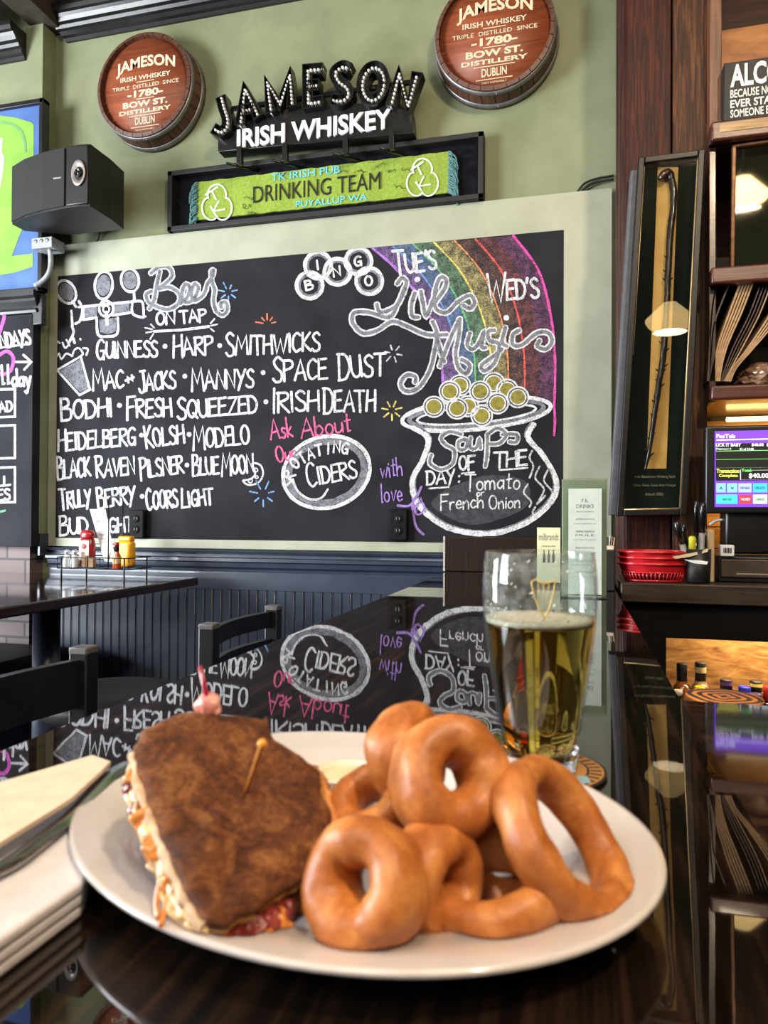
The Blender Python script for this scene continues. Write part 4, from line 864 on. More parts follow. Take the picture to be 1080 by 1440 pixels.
# hot sauce
hs = root('hot_sauce_bottle', 'small hot sauce bottle with red cap in front of the mustard bottle', 'bottle', (mc.x, CY-.055, zf))
hx, hy = mc.x, CY-.055
MB().lathe([(.015, zf), (.0165, zf+.003), (.0165, zf+.05), (.008, zf+.068), (.007, zf+.08)], (hx, hy, 0), 24).build('body', plain('orange red sauce', (176, 70, 40), (190, 84, 50), 30, .2, coat=.5), hs)
MB().lathe([(.0172, zf+.022), (.0172, zf+.05)], (hx, hy, 0), 24, 'z', False).build('label', plain('cream label', (214, 178, 120), (226, 192, 136), 90, .5), hs)
MB().lathe([(.0085, zf+.07), (.0085, zf+.092)], (hx, hy, 0), 18).build('neck_band', mt_dev, hs); MB().lathe([(.009, zf+.092), (.009, zf+.106), (.007, zf+.108)], (hx, hy, 0), 18).build('cap', MATS['red cap'], hs)
# shakers
for k, (x, what) in enumerate(((107.5, 'leftmost'), (118, 'right-hand'))):
    c_ = at(x, 800); y = CY-.06; t = root('shaker', 'small glass salt or pepper shaker in the wire rack, %s of the pair' % what, 'shaker', (c_.x, y, zf), 'pair of shakers in the rack')
    MB().lathe([(.0155, zf+.002), (.017, zf+.006), (.0165, zf+.03), (.011, zf+.05), (.0085, zf+.056)], (c_.x, y, 0), 24).build('body', plain('salt behind glass', (206, 210, 214), (222, 226, 230), 60, .12, coat=.8), t)
    MB().lathe([(.0095, zf+.055), (.0105, zf+.058), (.0105, zf+.07), (.006, zf+.076), (0, zf+.077)], (c_.x, y, 0), 20).build('cap', plain('shiny cap', (190, 192, 196), (208, 210, 214), 30, .25, .8), t)
for x, y0_ in ((130, CY-.055), (138, CY-.05)):
    c_ = at(x, 800); tag(MB().box((c_.x-.013, y0_, zf+.003), (c_.x+.013, y0_+.02, zf+(.05 if x == 130 else .04)), .003).build('sugar_packet_stack', plain('brown sugar packet', (122, 92, 62), (146, 112, 78), 60, .7)), 'brown sugar packets in the wire rack, %s of the two bundles' % ('taller, left' if x == 130 else 'shorter, right'), 'packet')
# menu card leaning in the rack
mn = root('menu_card', 'white printed drinks card leaning in the wire rack on the high table', 'card', (at(145, 790).x, CY+.02, zf))
q = [at(163, 790, CY+.0), at(147, 790, CY+.0), at(126, 716, CY+.04), at(148, 716, CY+.04)]; mt_paper = plain('white card', (226, 227, 234), (236, 238, 242), 30, .6)
m = MB(); m.prism(q, (0, .0015, 0)); m.build('card', mt_paper, mn); mt_ink = plain('grey print', (90, 90, 100), (110, 110, 118), 60, .7)
nrm = Vector((0, -.0012, 0)); ex = (q[0]-q[1]); ey = (q[2]-q[1])
def onc(u, v): return q[1]+ex*u+ey*v+nrm
lettering(mn, 'lettering', 'T.K.', onc(.38, .82), onc(.62, .82), onc(.38, .87), mt_ink, .0003); lettering(mn, 'lettering', 'DRINKS', onc(.25, .73), onc(.75, .73), onc(.25, .80), mt_ink, .0003)
for v in (.68, .56, .50, .42, .36): lettering(mn, 'lettering', 'SHOTS & PINTS', onc(.25, v), onc(.75, v), onc(.25, v+.018), mt_ink, .0003)
# ================================================================== REST OF THE ROOM (seen only in reflections) and lamps
mb = MB(); mb.box((-4.6, -4.72, 0), (3.2, -4.6, .8)); mb.box((-4.6, -4.72, 2.9), (3.2, -4.6, 3.66)); mb.box((-4.6, -4.72, .8), (-3.4, -4.6, 2.9)); mb.box((.6, -4.72, .8), (3.2, -4.6, 2.9)); mb.box((-1.5, -4.72, .8), (-1.3, -4.6, 2.9))
struct(mb.build('wall_front', mt_wall))
struct(MB().box((3.2, -4.6, 0), (3.32, 3.1, 3.66)).build('wall_right', wood('panelled wall', [(.3, (40, 24, 16)), (.7, (84, 52, 34))], 'z', 12, 4, .5)))
mt_shade = glow('lit cream glass shade', (255, 218, 150), 8.0); mt_bowl = glow('lit glass bowl', (255, 206, 136), 10.0)
def pendant(x, y, z, label, power):
    t = root('pendant_lamp', label, 'lamp', (x, y, z))
    m = MB(); m.lathe([(.03, .16), (.05, .155), (.165, .045), (.175, .03), (.171, .03), (.161, .043), (.048, .148), (.03, .155)], (x, y, z), 36, 'z', False); m.build('shade', mt_shade, t)
    m = MB(); m.lathe([(.174, .029), (.172, .015), (.15, -.02), (.10, -.045), (.05, -.055), (0, -.057)], (x, y, z), 36, 'z', False); m.build('diffuser', mt_bowl, t)
    m = MB(); m.lathe([(.02, .15), (.03, .16), (.025, .2), (.006, .21)], (x, y, z), 20); m.build('cap', mt_blackm, t)
    m = MB(); m.tube([(x, y, z+.2), (x, y, 3.66)], .005, 8); m.build('cord', mt_blackm, t)
    l = area('pendant_light', (x, y, z-.062), (x, y, 0), .24, .24, power, (1.0, .78, .52)); l.data.shape = 'DISK'
pendant(.68, -1.0, CZ+1.46, 'cream glass pendant lamp over the bar, mirrored in the walking stick case', 5)
pendant(-.20, -.25, CZ+1.30, 'cream glass pendant lamp above the near end of the bar', 3)

# ================================================================== WOODEN POST AND WALKING STICK CASE
YQ = 2.50
px1 = onY(995, 300, YQ).x; pmid = onY(945, 100, YQ).x
po = MB(); po.box((.160, YQ, 0), (pmid-.002, D, 3.66), .004); struct(po.build('trim_9', mt_post))
mt_post2 = wood('dark brown stained plank', [(.28, (22, 12, 8)), (.5, (58, 34, 21)), (.75, (112, 72, 43))], 'z', 22, 6, .55, 0, .2, spec=.2)
po = MB(); po.box((pmid+.002, YQ+.003, 0), (px1, D, 3.66), .004); struct(po.build('trim_10', mt_post2))
po = MB()
for k, (y, r) in enumerate(((2.56, .010), (2.64, .014), (2.74, .012), (2.84, .014), (2.92, .01))): po.tube([(.160, y, 0), (.160, y, 3.66)], r, 10)
struct(po.build('trim_11', wood('reddish moulding', [(.3, (30, 12, 10)), (.7, (80, 46, 38))], 'z', 20, 6, .5, 0)))

YCf = 2.38
kq = [onY(*p, YCf) for p in ((867, 726), (966, 724), (992, 209), (898, 221))]      # bl br tr tl
def kp(u, v, y=0.):
    p = (kq[0]*(1-u)+kq[1]*u)*(1-v)+(kq[3]*(1-u)+kq[2]*u)*v; return Vector((p.x, YCf+y, p.z))
case = root('display_case', 'tall narrow black display case with walking stick hung on the wooden post', 'case', (.25, YQ, CZ-.0))
mt_casew = plain('dark brown black frame', (11, 8, 7), (18, 13, 11), 30, .4, spec=.3); mt_greyb = plain('blue grey case side', (66, 68, 76), (78, 80, 88), 30, .5)
def kbar(u0, v0, u1, v1, y0, y1, bev=.003):
    m = MB(); m.prism([kp(u0, v0, y0), kp(u1, v0, y0), kp(u1, v1, y0), kp(u0, v1, y0)], (0, y1-y0, 0), bev); return m
fu, fv = .10, .018
m = MB()
for a in ((0, 0, fu, 1), (1-fu, 0, 1, 1), (fu, 0, 1-fu, fv), (fu, 1-fv, 1-fu, 1)):
    t_ = kbar(*a, 0, .05); t_.bm.verts.index_update(); b_ = [m.bm.verts.new(v.co) for v in t_.bm.verts]
    for f in t_.bm.faces: m.bm.faces.new([b_[v.index] for v in f.verts])
    t_.bm.free()
fr2 = m.build('frame', mt_casew, case)
kbar(-.10, .004, 1.0, .985, .045, .118).build('side_box', mt_greyb, case)
m = kbar(fu*.9, fv*.9, 1-fu*.9, 1-fv*.9, .038, .044, 0); m.build('backing', plain('dark green velvet', (20, 26, 22), (28, 35, 30), 40, .95, spec=.1), case)
m = MB(); m.prism([kp(fu, fv, .006), kp(1-fu, fv, .006), kp(1-fu, 1-fv, .006), kp(fu, 1-fv, .006)], (0, .003, 0)); m.build('glass', pane('case glass', (236, 240, 238), .035), case)
m = MB(); m.tube([kp(1-fu*1.02, fv, .003), kp(1-fu*1.02, 1-fv*1.5, .003)], .0022, 6); m.tube([kp(fu, fv*1.02, .003), kp(1-fu, fv*1.02, .003)], .0022, 6); m.tube([kp(fu*1.0, .45, .003), kp(fu*1.0, 1-fv*1.5, .003)], .0016, 6); m.build('gilt_bead', plain('gilt bead', (190, 160, 110), (214, 186, 136), 60, .35, .6), fr2)
YM = YCf+.034
m = MB(); m.prism([onY(*p, YM) for p in ((909, 659), (937, 659), (954, 235), (925, 235))], (0, .003, 0)); m.build('mount_strip', plain('amber mount card', (226, 164, 84), (236, 178, 98), 14, .6), case)
mt_pl = plain('faded gilt lettering', (150, 138, 112), (170, 158, 130), 60, .6)
for body, a, b, y, h in (('Irish Blackthorn Walking Stick', 893, 950, 673, 4.6), ('Great, Great, Great Aunt Cherger', 891, 951, 685, 4.6), ('Ireland 1800s', 908, 933, 697, 4.4)):
    lettering(case, 'lettering', body, onY(a, y, YM), onY(b, y, YM), onY(a, y-h, YM), mt_pl, .0006)
# the stick itself
def cA(x, y): return (860+x/4.8, 180+y/4.8)
def cB(x, y): return (860+x/4.8, 460+y/4.8)
YStk = YCf+.020
sp_ = [cA(402, 345), cA(414, 400), cA(416, 500), cA(408, 600), cA(396, 700), cA(388, 850), cA(380, 1000), cA(377, 1100), cA(366, 1280), cB(355, 130), cB(340, 260), cB(318, 400), cB(300, 520), cB(283, 640), cB(266, 760), cB(248, 870), cB(224, 970)]
rp = [.0105, .011, .0105, .010, .0105, .0098, .0098, .009, .009, .010, .0092, .0088, .0084, .0078, .0072, .0062, .0035]
mt_stick = plain('dark blackthorn', (30, 16, 13), (58, 36, 28), 34, .28, bmp=.4, bscale=90, coat=.5)
P3 = smooth([onY(x, y, YStk) for x, y in sp_], 4); R3 = []
for i in range(len(rp)-1): R3 += [rp[i]+(rp[i+1]-rp[i])*k/4 for k in range(4)]
R3.append(rp[-1])
m = MB(); m.tube(P3, R3, 12); m.jitter(.0022, 55)
stk = m.build('walking_stick', mt_stick, None, (P3[-1].x, YStk, P3[-1].z)); tag(stk, 'knobbly blackthorn walking stick inside the glass case on the post', 'walking stick')
m = MB(); m.tube(smooth([onY(*cA(333, 355), YStk-.004), onY(*cA(348, 322), YStk-.004), onY(*cA(375, 305), YStk-.002), onY(*cA(395, 318), YStk), onY(*cA(403, 350), YStk)], 4), [.0095, .012, .013, .0135, .014, .0145, .0145, .0145, .0145, .014, .0135, .013, .0125, .012, .0115, .011, .0108], 14); m.jitter(.002, 60, 4); m.build('knob', mt_stick, stk)
for (x, y), s, cf in (((352, 1020), -1, cA), ((402, 1018), 1, cA), ((358, 965), -1, cA), ((365, 1100), -1, cA), ((365, 870), -1, cA), ((405, 620), 1, cA), ((378, 150), 1, cB), ((330, 105), -1, cB), ((368, 258), 1, cB), ((355, 292), 1, cB), ((308, 290), -1, cB), ((345, 390), 1, cB), ((306, 360), -1, cB), ((282, 500), -1, cB), ((312, 470), 1, cB), ((270, 590), -1, cB), ((284, 720), 1, cB), ((250, 750), -1, cB), ((278, 855), 1, cB), ((236, 830), -1, cB)):
    p = onY(*cf(x, y), YStk-.003); m = MB(); m.tube([(p.x-s*.010, YStk, p.z-.004), (p.x, p.y, p.z), (p.x+s*.006, p.y-.003, p.z+.004)], [.0055, .0032, .0006], 8); m.build('thorn', mt_stick, stk)

# ================================================================== BACK BAR SHELVES
YH = 2.40
def sz(y, x=1040, Y=YH): return onY(x, y, Y).z
hx0, hx1 = onY(997, 300, YH+.05).x, 1.5
zA0, zA1, zB0, zB1, zC0, zC1 = sz(196), sz(170), sz(398), sz(376), sz(562), sz(543)
un = root('shelf_unit', 'dark wooden back bar shelving right of the post with timber shelves', 'shelves', (.95, D, 1.1))
m = MB(); m.box((hx0, 2.86, 1.10), (hx1, D-.001, 3.5)); m.build('back_panel', mt_shelfw, un)
mt_up = wood('worn brown upright', [(.3, (60, 34, 22)), (.6, (112, 72, 48)), (.85, (150, 106, 76))], 'z', 14, 6, .5)
m = MB(); m.box((hx0+.002, YH+.05, zA1), (onY(1015, 100, YH+.05).x, 2.86, 3.4), .003); m.build('upright', mt_up, un)
m = MB(); m.box((hx0-.004, YH+.03, zC0), (hx0+.018, 2.86, zA0), .003); m.build('upright', mt_shelfw, un)
m = MB(); m.box((onY(1015, 100, 2.75).x, 2.80, zA1), (hx1, 2.815, sz(25, 1050, 2.75))); m.build('amber_panel', wood('amber knotty board', [(.25, (112, 68, 34)), (.5, (168, 110, 60)), (.78, (196, 140, 84))], 'x', 4, 5, .5, 0, .1), un)
mt_lip = wood('glossy reddish shelf edge', [(.3, (40, 16, 12)), (.6, (84, 40, 28)), (.85, (130, 78, 54))], 'x', 22, 5, .35, .2)
for z0, z1 in ((zA0, zA1), (zB0, zB1), (zC0, zC1)):
    m = MB(); m.box((hx0-.004, YH+.02, z0+.004), (hx1, 2.86, z1), .002); sh = m.build('shelf', mt_shelfw, un)
    m = MB(); m.box((hx0-.004, YH-.012, z0), (hx1, YH+.02, z1+.003), .007, seg=3); m.build('shelf_lip', mt_lip, sh)
m = MB(); m.box((hx0+.02, YH-.0145, zA0+.022), (hx1, YH-.010, zA1-.008), .001); m.build('price_strip', wood('pale worn strip', [(.3, (120, 90, 60)), (.6, (190, 160, 120)), (.85, (222, 200, 160))], 'x', 10, 6, .7, spec=.2), un)
# amber lit boards under the bottom shelf
m = MB(); zc = sz(720, 1040, 2.8)
for k in range(7):
    z = zC0-.004-(zC0-1.10)*k/7; m.box((px1+.002, 2.845, z-(zC0-1.10)/7+.003), (hx1, 2.858, z), .002)
m.build('lower_boards', wood('golden boards', [(.25, (170, 106, 34)), (.5, (214, 146, 56)), (.8, (236, 176, 84))], 'x', 8, 6, .35, .3, .05), un)
mt_tube = glow('warm light strip', (255, 214, 130), 6.0)
tag(MB().tube([(hx0+.1, 2.72, zC0-.018), (hx1-.1, 2.72, zC0-.018)], .008, 10).build('light_strip', mt_tube), 'warm light strip fixed under the lowest back bar shelf above the till screen', 'lamp')
area('shelf_light', ((hx0+hx1)/2, 2.70, zC0-.03), ((hx0+hx1)/2, 2.80, 1.1), .8, .03, 5, (1, .76, .42))
lamp('shelf_spot', (.95, 2.52, zA0-.05), 1.6, (1, .82, .58), .03); lamp('shelf_spot', (.95, 2.5, 3.1), 2.6, (1, .84, .62), .03)
# word block sign
q0, q1 = onY(1018, 168, 2.40), onY(1166, 152, 2.40); zb_, zt2 = zA1+.004, onY(1022, 88, 2.40).z
bs = root('word_block', 'black block sign with white words about a great story on the top shelf', 'sign', ((q0.x+q1.x)/2, 2.42, zb_))
m = MB(); m.box((q0.x, 2.40, zb_), (q1.x, 2.44, zt2), .004); m.build('block', mt_blackm, bs)
xa2, xb2 = onY(1027, 120, 2.399).x, onY(1158, 120, 2.399).x; hb = zt2-zb_
for body, v0, v1, bo in (('ALCOHOL', .56, .95, .03), ('BECAUSE NO GREAT STORY', .38, .52, .015), ('EVER STARTED WITH', .21, .345, .02), ('SOMEONE EATING A SALAD', .045, .18, .015)):
    lettering(bs, 'lettering', body, (xa2, 2.40, zb_+hb*v0), (xb2, 2.40, zb_+hb*v0), (xa2, 2.40, zb_+hb*v1), plain('off white print', (216, 214, 208), (232, 230, 224), 120, .6), .0008, bo)
# mirror-backed picture on the middle shelf
pm = root('bar_mirror', 'small wood-framed bar mirror standing on the middle shelf under the word block', 'mirror', (.75, 2.5, zB1))
mx0, mx1, mz0, mz1 = onY(1027, 300, 2.47).x, onY(1170, 300, 2.47).x, zB1+.003, onY(1030, 212, 2.47).z
mrot = Matrix.Rotation(math.radians(-4.0), 3, 'Z') @ Matrix.Rotation(math.radians(7.0), 3, 'X'); mpiv = (mx0, 2.47, mz0)
m = MB()
for lo, hi in (((mx0, mz0), (mx0+.012, mz1)), ((mx1-.012, mz0), (mx1, mz1)), ((mx0, mz0), (mx1, mz0+.014)), ((mx0, mz1-.008), (mx1, mz1))): m.box((lo[0], 2.47, lo[1]), (hi[0], 2.50, hi[1]), .003, mrot, mpiv)
m.build('frame', plain('bronze frame', (112, 74, 48), (150, 104, 70), 40, .35, .3), pm)
m = MB(); m.box((mx0+.01, 2.488, mz0+.01), (mx1-.01, 2.498, mz1-.006), 0, mrot, mpiv)
mm, tq = base('silvered mirror', .03, 1.0); tq.link(ramp(tq, noisy(tq, coords(tq), 3), [(.3, lin((150, 146, 138))), (.7, lin((172, 168, 160)))]), tq.b.inputs[0]); m.build('glass', mm, pm)
# crinkled things seen behind it / at its foot
m = MB(); z5 = zB1+.003; m.box((hx0+.03, 2.60, z5), (mx0+.06, 2.82, z5+.10), .004)
tag(m.build('dark_box', plain('dark brown box', (42, 24, 17), (66, 40, 28), 18, .4)), 'dark brown box on the middle shelf between the post and the mirror', 'box')
# bent menu booklets packed on the lower shelf
def s5(x, y): return onY(780+x/3.6, 180+y/3.6, 2.45)
mt_page = plain('cream page edges', (160, 126, 90), (182, 148, 108), 70, .8); mt_cov = plain('dark menu cover', (44, 26, 18), (66, 42, 30), 30, .45)
def booklet(P, th, m_, label, y0=2.43, y1=2.66):
    Q = smooth([s5(*p) for p in P], 4); P2 = [Vector((q.x, q.z)) for q in Q]; L, R = sides(P2, th)
    m = MB(); n = len(P2); vs = [(p.x, y, p.y) for y in (y0, y1) for S in (L, R) for p in S]; fs = []
    for i in range(n-1): fs += [(i, i+1, n+i+1, n+i), (2*n+i, 3*n+i, 3*n+i+1, 2*n+i+1), (i, 2*n+i, 2*n+i+1, i+1), (n+i, n+i+1, 3*n+i+1, 3*n+i)]
    fs += [(0, n, 3*n, 2*n), (n-1, 3*n-1, 4*n-1, 2*n-1)]; m.add(vs, fs)
    o = m.build('menu_booklet', m_); tag(o, label, 'menu', 'menu booklets on the lower shelf'); return o
zsh = 1292
ords = ['leftmost', 'second from left', 'third from left', 'fourth from left', 'fifth from left']
for i in range(5): booklet([(940+i*14, 782+i*3), (880+i*15, 940), (828+i*12, 1085), (806+i*10, 1180), (782+i*11, 1288)], .0052, mt_page, 'pale bent menu booklet in the left bundle on the lower shelf, %s' % ords[i])
for i in range(4): booklet([(1030+i*17, 815+i*2), (975+i*17, 960), (905+i*16, 1100), (868+i*12, 1190), (834+i*6, 1288)], .0030, mt_cov if i < 3 else mt_page, '%s menu booklet mid lower shelf, %s of the middle four' % ('dark' if i < 3 else 'tan', ords[i]))
for i in range(4): booklet([(1110+i*16, 910+i*5), (1040+i*12, 1020+i*4), (960+i*9, 1135), (895+i*6, 1220), (862+i*7, 1288)], .0044, mt_page, 'pale bent menu booklet in the right bundle on the lower shelf, %s' % ords[i])
for i, P in enumerate(([(815, 800), (795, 900), (782, 1050), (776, 1180), (768, 1288)], [(885, 785), (840, 890), (800, 1010), (786, 1150), (775, 1288)])): booklet(P, .004, mt_cov, 'dark thin menu folder standing against the post, %s of the two' % ('left' if i == 0 else 'right'))
# plastic bag
m = MB(); bmesh.ops.create_icosphere(m.bm, subdivisions=4, radius=1); c_ = onY(1078, 528, 2.52)
for v in m.bm.verts:
    n_ = mnoise.noise(v.co*2.6)*.25+mnoise.noise(v.co*6)*.12; p = v.co*(1+n_); v.co = Vector((c_.x+p.x*.085, c_.y+p.y*.06, max(zC1+.004, zC1+.042+p.z*.045)))
tag(m.build('plastic_bag', plain('crinkled brown plastic', (92, 64, 46), (160, 124, 98), 26, .12, bmp=.8, bscale=60, bdist=.01, coat=.8)), 'crinkled plastic bag lying on the lower shelf beside the menus', 'bag')

# ================================================================== BACK COUNTER AND TILL
KZ = CZ-.175; KY = 2.18
mt_void = plain('flat black paint', (7, 6, 6), (11, 10, 10), 25, .85, spec=.15)
kc2 = root('back_counter', 'dark back bar counter carrying the till and the red baskets', 'counter', (.8, 2.5, 0))
kx = onY(873, 819, KY).x
mt_kt = wood('worn brown counter', [(.3, (36, 28, 20)), (.6, (58, 46, 34)), (.85, (80, 66, 50))], 'x', 12, 5, .4, 0, .04, spec=.3)
MB().box((kx, KY, KZ-.055), (1.5, YQ-.003, KZ), .004).build('worktop', mt_kt, kc2)
MB().box((px1+.004, YQ-.003, KZ-.055), (1.5, 2.84, KZ-.0005)).build('worktop_back', mt_kt, kc2)
MB().box((kx+.01, KY+.03, KZ-.155), (1.5, KY+.06, KZ-.055)).build('apron', mt_void, kc2)
xs = onY(935, 920, KY+.06).x
MB().box((kx+.01, KY+.031, 0), (xs, KY+.09, KZ-.155)).build('side_panel', mt_void, kc2)
MB().box((kx+.011, KY+.09, 0), (kx+.03, 2.49, KZ-.056)).build('end_panel', mt_void, kc2)
MB().box((xs-.05, 2.46, .3), (1.5, 2.475, KZ-.06)).build('back_panel', mt_ply, kc2)
BZ = .66
MB().box((xs, KY+.09, BZ-.02), (1.5, 2.46, BZ)).build('bottle_shelf', mt_shelfw, kc2)
area('cabinet_light', (.75, KY+.16, KZ-.075), (.75, 2.46, .75), .7, .03, 6.5, (1, .80, .50))
# bottles
def bottle(px, ytop, Y, capc, capr, neckc, label, caph=.045, band=None, r=.030):
    c_ = onY(px, ytop, Y); zt = c_.z; t = root('bottle', label, 'bottle', (c_.x, Y, BZ), 'bottles under the back counter')
    H = zt-BZ
    MB().lathe([(r*.9, BZ), (r, BZ+.008), (r, BZ+H*.52), (r*.8, BZ+H*.62), (capr*.82, BZ+H*.74), (capr*.8, zt-caph)], (c_.x, Y, 0), 28).build('body', neckc, t)
    MB().lathe([(capr, zt-caph), (capr*1.02, zt-caph*.3), (capr, zt-.003), (capr*.9, zt)], (c_.x, Y, 0), 24).build('cap', capc, t)
    if band: MB().lathe([(capr*1.04, zt-caph*.55), (capr*1.04, zt-caph*.25)], (c_.x, Y, 0), 24, 'z', False).build('neck_label', band, t)
def capm(n, c): return plain(n, c, tuple(min(255, x*1.15+4) for x in c), 60, .3)
mt_amberg = plain('amber bottle glass', (96, 50, 22), (120, 66, 32), 30, .08, coat=.8); mt_paleg = plain('pale bottle glass', (120, 96, 62), (140, 114, 78), 30, .08, coat=.8); mt_darkg = plain('dark bottle glass', (22, 18, 20), (34, 28, 30), 30, .08, coat=.8)
bottle(959, 932, 2.36, capm('charcoal capsule', (44, 44, 46)), .0150, mt_amberg, 'amber bottle with black capsule at the left end under the back counter', .052)
bottle(985, 931, 2.36, MATS['charcoal capsule'], .0155, mt_paleg, 'pale bottle with black cap and cream band under the back counter', .055, capm('cream band', (222, 190, 130)))
bottle(984, 965, 2.29, capm('bright yellow cap', (226, 196, 22)), .0150, mt_darkg, 'short bottle with bright yellow cap under the back counter', .03)
bottle(1021, 955, 2.34, MATS['charcoal capsule'], .0165, mt_darkg, 'dark bottle with purple neck label under the back counter', .03, capm('purple label', (110, 60, 120)))
bottle(1047, 965, 2.34, capm('blue cap', (44, 52, 170)), .0165, mt_darkg, 'bottle with bright blue cap under the back counter', .032)
bottle(1063, 957, 2.38, MATS['charcoal capsule'], .0175, mt_darkg, 'bottle with black cap over yellow neck label under the back counter', .03, capm('yellow label', (224, 190, 96)))
bottle(1062, 975, 2.27, capm('navy cap', (26, 28, 84)), .0165, mt_darkg, 'bottle with navy cap in front of the yellow labelled one', .03)
bottle(1082, 965, 2.34, capm('red cap bottle', (176, 40, 30)), .0170, mt_darkg, 'bottle with red cap at the right edge under the back counter', .05)
bottle(954, 970, 2.28, capm('white cap', (206, 190, 168)), .0120, mt_darkg, 'small bottle with whitish cap in front of the amber one', .016, None, .022)
# red baskets
c_ = onY(919, 812, 2.26)
for k in range(3):
    z0 = KZ+.001+k*.017; rx, ry = .098, .062; cx, cy = c_.x, 2.262
    m = MB(); n = 48
    for zz, s, rr in ((z0+.003, .80, .0028), (z0+.026, .90, .0024), (z0+.052, .99, .0032)): m.tube([(cx+rx*s*math.cos(2*PI*i/n), cy+ry*s*math.sin(2*PI*i/n), zz) for i in range(n)], rr, 6, True)
    m.tube([(cx+rx*1.02*math.cos(2*PI*i/n), cy+ry*1.02*math.sin(2*PI*i/n), z0+.050) for i in range(n)], .0035, 6, True, .6)
    for i in range(n):
        a = 2*PI*i/n; m.tube([(cx+rx*s*math.cos(a), cy+ry*s*math.sin(a), zz) for zz, s in ((z0+.003, .80), (z0+.026, .90))], .0024, 5)
    ring1 = [(cx+rx*.90*math.cos(2*PI*i/n), cy+ry*.90*math.sin(2*PI*i/n), z0+.026) for i in range(n)]; ring2 = [(cx+rx*.985*math.cos(2*PI*i/n), cy+ry*.985*math.sin(2*PI*i/n), z0+.050) for i in range(n)]
    m.add(ring1+ring2, [(i, (i+1) % n, n+(i+1) % n, n+i) for i in range(n)], True)
    m.lathe([(.80, 0), (0, 0)], (cx, cy, z0+.002), n, 'z', False, None, rx, ry)
    o = m.build('food_basket', plain('red plastic', (176, 24, 34), (194, 32, 42), 30, .3, coat=.3), None, (cx, cy, z0))
    tag(o, ['red plastic lattice food basket at the bottom of the stack on the back counter', 'red plastic food basket in the middle of the stack', 'red plastic food basket on top of the stack'][k], 'basket', 'red food baskets')
# till screen
YPs = 2.35
s00, s11 = onY(992, 722, YPs), onY(1130, 596, YPs)
tl = root('till_screen', 'black touchscreen till with purple transaction display on the back counter', 'monitor', (.62, 2.4, KZ))
MB().box((s00.x, YPs, s00.z), (s11.x, YPs+.045, s11.z), .006, seg=3).build('bezel', plain('black till plastic', (10, 10, 11), (16, 16, 17), 40, .35), tl)
d0, d1 = onY(1005, 713, YPs), onY(1117, 604, YPs)
mt_scr = glow('violet screen', (108, 56, 232), 1.0)
scr = MB().box((d0.x, YPs-.0015, d0.z), (d1.x, YPs+.002, d1.z)).build('screen', mt_scr, tl)
def spx(x, y, l=1): return onY(x, y, YPs-.0015-.0006*l)
def sbox(x0, y0, x1, y1, m_, name, l=1):
    a, b = spx(x0, y1, l), spx(x1, y0, l); m = MB(); m.box((a.x, a.y, a.z), (b.x, a.y+.0006, b.z)); return m.build(name, m_, scr)
bk = glow('screen black', (6, 6, 8), .6); wt = glow('screen white', (236, 236, 240), 1.0); yl_ = glow('screen yellow', (226, 222, 80), 1.0); gn = glow('screen green', (110, 220, 110), 1.0)
sbox(1006.5, 622, 1117, 676, bk, 'panel')
for y in (633.5, 645.5, 657.5): sbox(1007, y-.6, 1117, y+.6, gn, 'rule', 2)
def st(body, x0, x1, y, h, m_, bold=.01, l=3): lettering(scr, 'lettering', body, spx(x0, y, l), spx(x1, y, l), spx(x0, y-h, l), m_, .0004, bold)
st('FasTab', 1007.5, 1034, 616, 5.5, wt, .02); sbox(1007.5, 617.3, 1117, 618.1, wt, 'rule', 2)
st('LICK IT BABY', 1006.8, 1042, 628, 4.6, wt, .02); st('$40.00', 1057, 1074, 628, 4.6, wt, .02); st('8', 1078, 1082, 628, 4.6, wt); st('Dispenser: 5', 1006.8, 1028, 633, 3, wt, .01); st('33 of 33.00', 1040, 1060, 633, 3, wt, .01)
st('Transaction', 1007.5, 1039.5, 665, 5.5, yl_, .02); st('Complete', 1011, 1037.5, 672, 5.5, yl_, .02)
for b_ in ((1041, 660.5, 1041.8, 674.5), (1041, 673.8, 1117, 674.5), (1057, 660.5, 1117, 661.4)): sbox(*b_, wt, 'box_line', 2)
st('Total:', 1043, 1057.5, 663.5, 4.2, gn, .02); st('$40.00', 1053, 1081, 673, 7.5, wt, .025)
for x0_, y0_, x1_, y1_, c, tx in ((1007.5, 679.5, 1020.5, 692.5, (120, 196, 236), ''), (1022.5, 679.5, 1037, 692.5, (120, 196, 236), ''), (1038.5, 679.5, 1057, 692.5, (150, 170, 232), 'NO SALE'), (1059, 679.5, 1079, 692.5, (60, 180, 216), 'DELETE'), (1081, 679.5, 1117, 692.5, (90, 150, 226), 'CASH'),
                                  (1007.5, 695.5, 1037, 708.5, (64, 206, 190), 'BARCODE'), (1039.5, 695.5, 1057, 708.5, (214, 54, 70), 'VOID'), (1059, 695.5, 1079, 708.5, (178, 214, 190), 'CANCEL'), (1081, 695.5, 1117, 708.5, (90, 150, 226), 'ENTER')):
    sbox(x0_, y0_, x1_, y1_, glow('key %d %d %d' % c, c, .95), 'key', 2)
    mx_, my_ = (x0_+x1_)/2, (y0_+y1_)/2
    if tx: st(tx, mx_-6.5, mx_+6.5, my_+1.8, 3.4, wt if tx == 'VOID' else glow('key ink', (20, 40, 70), .5), .01)
    else: st('^' if x0_ < 1010 else 'v', mx_-2.5, mx_+2.5, my_+2.5, 4, glow('key ink', (20, 40, 70), .5))
a, b = onY(1018, 752, 2.39), onY(1096, 716, 2.39); MB().box((a.x, 2.37, KZ+.078), (b.x, 2.46, s00.z+.05), .01).build('stand', MATS['black till plastic'], tl)
